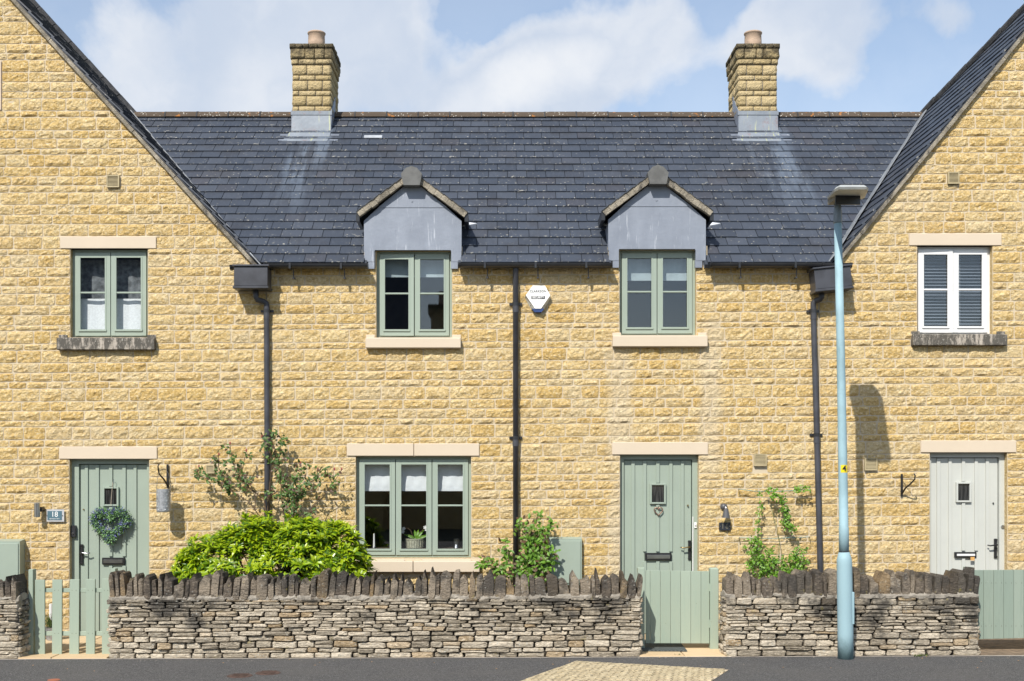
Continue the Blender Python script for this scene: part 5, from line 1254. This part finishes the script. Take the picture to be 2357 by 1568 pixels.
MB().tube([(fx(948), .24, fz(1243)), (fx(943), .23, fz(1225)), (fx(936), .22, fz(1218)), (fx(925), .21, fz(1216))], .004, 5).tube([(fx(958), .24, fz(1243)), (fx(963), .23, fz(1228)), (fx(975), .21, fz(1218)), (fx(978), .21, fz(1216))], .004, 5).build('stems', 'bark', pot)
mb = MB()
for c_ in ((926, 1219), (924, 1226), (976, 1216), (979, 1221)):
    for k in range(5): a = k*2*PI/5; leaf(mb, Vector((fx(c_[0]), .20, fz(c_[1]))), Vector((math.cos(a), -.2, math.sin(a))), .025, .02, Vector((0, -1, 0)))
mb.build('flowers', 'white_petal', pot)
cup = MB().lathe(fx(1049), .22, [(.04, fz(1264)), (.028, fz(1256)), (.034, fz(1245)), (.036, fz(1243)), (.03, fz(1244))], 20).build('pewter_cup', 'steel'); tag(cup, 'small pewter cup on the inner sill in the right light', 'cup')
cd = thing('candle', 'slim white candle on the inner sill in the left light behind the bush', 'candle', (fx(856), .24, fz(1264)))
MB().lathe(fx(856), .24, [(.013, fz(1262)), (.009, fz(1232)), (.002, fz(1230.5))], 12).build('wax', 'white_petal', cd); MB().lathe(fx(856), .24, [(.025, fz(1264)), (.016, fz(1261))], 12).build('holder', 'steel', cd)

# ---------------------------------------------------------------- plants
def rosette(seed):
    r0 = random.Random(seed); mb = MB(); st = R.getstate(); R.seed(seed)
    n = 9
    for k in range(n):
        a = 2*PI*k/n+r0.uniform(-.3, .3); up = r0.uniform(.25, 1.1); d = Vector((math.cos(a), math.sin(a), up))
        leaf(mb, Vector((0, 0, r0.uniform(-.03, .01))), d, r0.uniform(.072, .115), r0.uniform(.025, .037), Vector((0, 0, 1)), bend=.25, rn=r0.random())
    for k in range(3): a = r0.uniform(0, 6.28); leaf(mb, Vector((0, 0, .0)), Vector((math.cos(a)*.4, math.sin(a)*.4, 1)), .05, .02, Vector((math.cos(a), math.sin(a), 0)), rn=r0.uniform(0, .25))
    R.setstate(st); return mb
ros = [rosette(100+i) for i in range(6)]
SB = thing('golden_shrub', 'rounded golden green leafy shrub under the rose against the cottage wall', 'shrub', (-2.5, -.85, G(-2.5)))
rme = []
for i, mb in enumerate(ros):
    me = bpy.data.meshes.new('leaf_cluster'); me.from_pydata([tuple(v) for v in mb.v], [], mb.f); a_ = me.attributes.new('rnd', 'FLOAT', 'FACE'); a_.data.foreach_set('value', mb.r); me.materials.append(M['golden_leaf']); rme.append(me)
lobes = [(-2.95, -.90, .78, .54, .40, .50), (-2.2, -.92, .80, .55, .42, .53), (-2.60, -.75, .88, .5, .4, .52), (-1.80, -.86, .74, .33, .34, .64), (-3.25, -.86, .70, .30, .36, .42), (-2.75, -.9, 1.0, .28, .3, .40), (-2.15, -.88, 1.02, .30, .3, .38)]
spots = []
while len(spots) < 1800:
    lo_ = R.choice(lobes); th = R.uniform(0, 2*PI); u = R.uniform(-.5, 1); s_ = math.sqrt(1-u*u); nv = Vector((s_*math.cos(th), s_*math.sin(th), u))
    f_ = R.choice([1, 1, .93, .8]); f_ += noise.noise(nv*3.6+Vector((lo_[0], 0, 0)))*.30+(.14 if R.random() < .06 else 0)
    p = Vector((lo_[0]+nv.x*lo_[3]*f_, lo_[1]+nv.y*lo_[4]*f_, lo_[2]+nv.z*lo_[5]*f_))
    if p.z < .4 or p.y > -.1: continue
    if noise.noise(p*4.2) > .30: continue
    inside = any(((p.x-l[0])/l[3])**2+((p.y-l[1])/l[4])**2+((p.z-l[2])/l[5])**2 < .55 for l in lobes)
    if inside: continue
    spots.append((p, nv))
vis = sorted(range(len(spots)), key=lambda i: spots[i][0].y-spots[i][0].z*.4)
mass = MB()
for k_, i in enumerate(vis):
    p, nv = spots[i]; ax = (nv*.8+Vector((0, -.25, .75))+Vector((R.uniform(-.3, .3), R.uniform(-.3, .3), 0))).normalized()
    qt = ax.to_track_quat('Z', 'Y') @ Matrix.Rotation(R.uniform(0, 6.28), 3, 'Z').to_quaternion(); sc_ = R.uniform(.8, 1.15)
    if k_ < 300:
        o = bpy.data.objects.new('leaf_cluster', rme[i % 6]); C.objects.link(o); o.parent = SB; o.location = p-WL[SB.name]; o.rotation_euler = qt.to_euler(); o.scale = (sc_,)*3
    else:
        mb = ros[i % 6]; mass.v += [tuple(p+qt @ (Vector(v)*sc_)) for v in mb.v]; b_ = len(mass.v)-len(mb.v); mass.f += [tuple(j+b_ for j in f) for f in mb.f]; mass.r += mb.r; mass.e += [0.0]*len(mb.v)
mass.build('foliage', 'golden_leaf', SB, kind='stuff')
mb = MB()
for i in range(46): a = R.uniform(0, 6.28); lo_ = R.choice(lobes); mb.tube([(-2.5+R.uniform(-.5, .5), -.8, .0), (lo_[0]+R.uniform(-.2, .2), lo_[1], .45), (lo_[0]+math.cos(a)*lo_[3]*.8, lo_[1]+math.sin(a)*lo_[4]*.8, lo_[2]+R.uniform(0, .4))], [.012, .008, .004], 5)
mb.build('branches', 'bark', SB)

def plant(name, label, cat, stems, leafmat_, lsize, dens_, spread, y0=-.16, base=None, rad=.007, smat='green_stem', sub=()):
    """stems: list of measured polylines (px, py[, depth]); leaves scattered along them"""
    allp = [p for s in stems for p in s[0]]; bx_ = base or fx(sum(p[0] for p in allp)/len(allp)); o = thing(name, label, cat, (bx_, y0, 0))
    ms, ml = MB(), MB()
    for (pts, dn, sp) in stems:
        P_ = [at(p[0], p[1], p[2] if len(p) > 2 else y0+R.uniform(-.05, .04)) for p in pts]
        fine = []
        for i in range(len(P_)-1):
            for t in range(4): q_ = P_[i].lerp(P_[i+1], t/4); fine.append(q_+Vector((noise.noise(q_*6), noise.noise(q_*6+Vector((9, 0, 0)))*.5, 0))*.012)
        fine.append(P_[-1]); n = len(fine); ms.tube(fine, [rad*(1-.6*i/n) for i in range(n)], 5)
        for i in range(1, n):
            if i/n < dn[0]: continue
            seglen = (fine[i]-fine[i-1]).length; cnt_ = int(seglen*dn[1]*dens_)+(R.random() < (seglen*dn[1]*dens_) % 1)
            for _ in range(cnt_):
                p = fine[i-1].lerp(fine[i], R.random()); d = Vector((R.gauss(0, 1), R.gauss(-.4, .7), R.gauss(.1, .8))).normalized(); q_ = p+d*R.uniform(.1, 1)*sp*spread
                if q_.y > -.04: q_.y = -.04-R.uniform(0, .05)
                if sp > .3: ms.tube([p, q_], .0018, 3, cap=False)
                for m_ in range(R.choice([2, 3, 3, 5])):
                    leaf(ml, q_+Vector((R.uniform(-1, 1), R.uniform(-.5, .5), R.uniform(-1, 1)))*lsize*.6, Vector((R.uniform(-1, 1), R.uniform(-.6, .2), R.uniform(-1, .7))), lsize*R.uniform(.7, 1.25), lsize*R.uniform(.45, .6), Vector((R.uniform(-.5, .3), -1, R.uniform(.2, 1.2))))
    ms.build('stems', smat, o); ml.build('foliage', leafmat_, o, kind='stuff'); return o
def c2(*pts): return [(402.8+x*.3671, 992.6+y*.3671) for x, y in pts]
rose = plant('climbing_rose', 'thin leggy rose bush with dark leaves spreading over the downpipe above the golden shrub', 'rose bush', [
    (c2((600, 750), (545, 550), (460, 440), (360, 380), (270, 310), (170, 290), (130, 250)), (.52, 62), .9),
    (c2((600, 740), (560, 430), (450, 350), (400, 280), (370, 220), (345, 90)), (.45, 46), .75),
    (c2((450, 350), (420, 250), (450, 120)), (.3, 24), .5), (c2((360, 380), (300, 300), (270, 220), (275, 150)), (.2, 60), .8),
    (c2((600, 740), (575, 560), (595, 330), (610, 200), (585, 90), (545, 30)), (.5, 34), .7),
    (c2((690, 740), (685, 550), (670, 400), (655, 300), (650, 190), (610, 60), (640, 15)), (.45, 50), .8), (c2((650, 190), (660, 100), (680, 40)), (.1, 55), .7),
    (c2((720, 740), (730, 590), (760, 450), (790, 300), (790, 200)), (.35, 62), 1.0), (c2((720, 740), (690, 520), (720, 400), (700, 300), (730, 250)), (.35, 70), 1.1),
    (c2((730, 740), (740, 590), (840, 500), (920, 420), (990, 330), (1045, 240)), (.35, 18), .6), (c2((760, 450), (830, 330), (900, 290), (890, 245)), (.2, 70), 1.0),
    (c2((990, 330), (960, 280), (955, 240)), (.3, 30), .5), (c2((560, 430), (640, 380), (700, 400), (780, 420)), (.1, 60), 1.0), (c2((500, 500), (500, 380), (440, 330), (500, 280)), (.4, 40), .7)],
    'rose_leaf', .050, .85, .115, y0=-.20, smat='bark')
mb = MB()
for (x, y) in ((345, 75), (447, 120), (275, 145), (845, 228), (895, 240), (785, 200), (1045, 238), (1000, 238), (545, 30), (150, 222)):
    p = at(402.8+x*.3671, 992.6+y*.3671, -.2); mb.lathe(p.x, p.y, [(.003, p.z-.02), (.010, p.z-.005), (.008, p.z+.012), (.002, p.z+.02)], 8)
mb.build('rosebuds', 'rosebud', rose)
def c3(*pts): return [(776.9+x*.367, 992.6+y*.367) for x, y in pts]
leafmat('climber_leaf', (.10, .22, .02), (.17, .33, .03), (.11, .06, .03), .5, .25)
plant('climbing_plant', 'leafy green climber beside the central downpipe and the sage meter box', 'climber', [
    (c3((1215, 950), (1220, 760), (1210, 640), (1240, 560), (1270, 515)), (.2, 50), .7), (c3((1215, 950), (1190, 800), (1200, 700), (1170, 620), (1150, 560)), (.2, 70), .9),
    (c3((1230, 950), (1270, 820), (1280, 720), (1300, 620), (1330, 560), (1350, 560)), (.15, 55), .75), (c3((1230, 950), (1240, 850), (1230, 760), (1260, 680)), (.1, 150), 1.1),
    (c3((1220, 950), (1200, 870), (1190, 820)), (0, 190), 1.2), (c3((1225, 950), (1260, 880), (1290, 830), (1300, 780)), (0, 170), 1.2), (c3((1180, 950), (1100, 850), (1060, 780), (1050, 690)), (.2, 40), .6),
    (c3((1180, 950), (1080, 900), (980, 860), (900, 840), (885, 850)), (.25, 50), .6), (c3((1080, 900), (1040, 860), (960, 800), (930, 805)), (.3, 30), .5), (c3((1240, 950), (1310, 890), (1340, 800), (1360, 730)), (.1, 40), .6)],
    'climber_leaf', .062, 1.0, .12, y0=-.22)
def c4(*pts): return [(1668.8+x*.1468, 1093.3+y*.1468) for x, y in pts]
plant('wire_trained_creeper', 'bright green creeper trained on two blue wires right of plate 16', 'creeper', [
    (c4((500, 1700), (500, 1400), (500, 1100), (510, 900), (540, 700), (540, 500), (530, 280)), (.35, 26), .35), (c4((540, 300), (620, 240), (740, 220), (930, 240)), (.1, 22), .35),
    (c4((700, 1700), (840, 1300), (850, 1050), (800, 800), (740, 560), (720, 350), (760, 260)), (.86, 60), .5), (c4((760, 300), (850, 330), (900, 420), (900, 500), (960, 620), (940, 760), (1000, 820)), (0, 110), .75),
    (c4((1000, 820), (1060, 850), (1110, 850)), (0, 60), .6), (c4((1100, 1700), (1230, 1300), (1180, 1120), (1080, 900), (1000, 820)), (.75, 20), .4), (c4((1080, 240), (1180, 220), (1290, 210)), (0, 90), .55),
    (c4((450, 1700), (430, 1400), (420, 1200), (380, 1060)), (.2, 110), 1.3), (c4((550, 1700), (560, 1450), (540, 1250), (520, 1080), (400, 1000)), (.1, 120), 1.2), (c4((650, 1700), (700, 1450), (690, 1250), (740, 1200)), (.1, 110), 1.2),
    (c4((800, 1700), (800, 1500), (780, 1350)), (0, 150), 1.4), (c4((950, 1700), (900, 1500), (900, 1350)), (0, 150), 1.4), (c4((1050, 1700), (1080, 1450), (1060, 1330)), (0, 150), 1.4), (c4((1150, 1700), (1180, 1450), (1120, 1250), (1080, 1200)), (.1, 120), 1.2),
    (c4((1180, 1500), (1250, 1350), (1210, 1180), (1270, 1150)), (.4, 50), .7), (c4((1200, 1450), (1290, 1380), (1300, 1290)), (.2, 40), .6)],
    'vine_leaf', .036, 1.15, .08, y0=-.14, rad=.005)
tw = thing('training_wires', 'two blue garden wires stretched across the wall behind the creeper', 'garden wire', (fx(1780), -.08, fz(1240)))
MB().tube([at(1700, 1126, -.08), at(1735, 1130.5, -.08), at(1790, 1131.5, -.08), at(1865.5, 1126.5, -.08)], .0035, 5).build('upper_wire', 'cord_blue', tw)
MB().tube([at(1701, 1238, -.08), at(1780, 1239.5, -.08), at(1863.5, 1236, -.08)], .0035, 5).build('lower_wire', 'cord_blue', tw)
for p in ((1700, 1126), (1865.5, 1126), (1701, 1238), (1863.5, 1236)): MB().tube([at(*p, -.09), at(*p, 0.0)], .005, 6).build('eye', 'steel', tw)
# small weeds at wall foot
wd = MB()
for (px_, py_) in ((2120, 1511), (2128, 1511), (2110, 1512), (1560, 1511)):
    x, y = groundpt(px_, py_)
    for k in range(14): leaf(wd, Vector((x+R.uniform(-.04, .04), y+R.uniform(-.02, .02), G(x)+.006)), Vector((R.uniform(-1, 1), R.uniform(-1, .3), R.uniform(.2, 1))), .025, .012)
wd.build('weeds', 'moss', kind='stuff')
# grit, crumbs of mortar and leaf litter along the foot of the walls
gr = MB()
for k in range(420):
    x = R.uniform(-5.5, 6.5); y = YW-.02-abs(R.gauss(0, .10)) if R.random() < .75 else R.uniform(-2.6, YW-.02); r_ = R.uniform(.003, .010); z0 = G(x)+.001
    pts = [(x+r_*math.cos(a)*R.uniform(.7, 1.2), y+r_*math.sin(a)*R.uniform(.7, 1.2)) for a in (0, 1.3, 2.5, 3.8, 5.0)]
    gr.add([(a, b, z0) for a, b in pts]+[(x, y, z0+r_*R.uniform(.4, 1.0))], [(i, (i+1) % 5, 5) for i in range(5)])
gr.build('grit', 'grit_grey', kind='stuff')
lf = MB()
for k in range(26):
    x, y = R.uniform(-5.5, 6.5), R.uniform(-2.5, YW-.03); leaf(lf, Vector((x, y, G(x)+.006)), Vector((R.uniform(-1, 1), R.uniform(-1, 1), .1)), R.uniform(.015, .03), .012, Vector((0, 0, 1)))
lf.build('fallen_leaves', 'paper_orange', kind='stuff')
# a few things glimpsed through the picket gate
pp_ = thing('plant_pot', 'small dark plant pot with grey lavender glimpsed between the pickets', 'potted plant', (at(122, 1460, -.35).x, -.35, .02))
MB().lathe(pp_.location.x, -.35, [(.07, .015), (.09, .15), (.095, .16), (.08, .16), (.07, .03)], 16).build('pot', 'galvanised', pp_)
mb = MB()
for k in range(120): leaf(mb, Vector((pp_.location.x+R.uniform(-.05, .05), -.35+R.uniform(-.05, .05), .15)), Vector((R.uniform(-.6, .6), R.uniform(-.6, .6), 1)), R.uniform(.08, .2), .01)
mb.build('foliage', 'moss', pp_, kind='stuff')
MB().tube([at(117, 1390, -.06), at(117, 1430, -.06), at(120, 1466, -.10)], .02, 10).build('waste_pipe', 'white_upvc', LH)

# ---------------------------------------------------------------- house across the street (seen mirrored in the upper panes)
OH = thing('opposite_house', 'dark slate roofed house across the street, mirrored in the dormer panes', 'house', (-3, -27, 0))
MB().box(-16, -3.9, -33, -25.5, -.1, 5.2).build('wall', 'golden_stone', OH)
rf = MB(); rf.solid([(-16.3, -25.2, 5.1), (-3.7, -25.2, 5.1), (-3.7, -29.2, 10.0), (-16.3, -29.2, 10.0)], (0, 0, -.1)); rf.solid([(-16.3, -29.2, 10.0), (-3.7, -29.2, 10.0), (-3.7, -33.2, 5.1), (-16.3, -33.2, 5.1)], (0, 0, -.1)); rf = rf.build('roof', 'slate', OH)
MB().prism([(-3.9, -.1), (4.5, -.1), (4.5, 4.4), (-3.9, 4.4)], -32, -27).build('low_wing', 'golden_stone', OH)
MB().solid([(-3.7, -26.7, 4.3), (4.7, -26.7, 4.3), (4.7, -29.5, 6.6), (-3.7, -29.5, 6.6)], (0, 0, -.1)).solid([(-3.7, -29.5, 6.6), (4.7, -29.5, 6.6), (4.7, -32.3, 4.3), (-3.7, -32.3, 4.3)], (0, 0, -.1)).build('wing_roof', 'slate', OH)
MB().box(-2.5, -1.3, -30.0, -29.0, 5.6, 7.9).box(-2.6, -1.2, -30.1, -28.9, 7.7, 8.05).build('chimney', 'chimney_stone', OH)
MB().lathe(-2.1, -29.5, [(.16, 8.0), (.14, 8.6)], 14).build('chimney_pot', 'terracotta', OH)
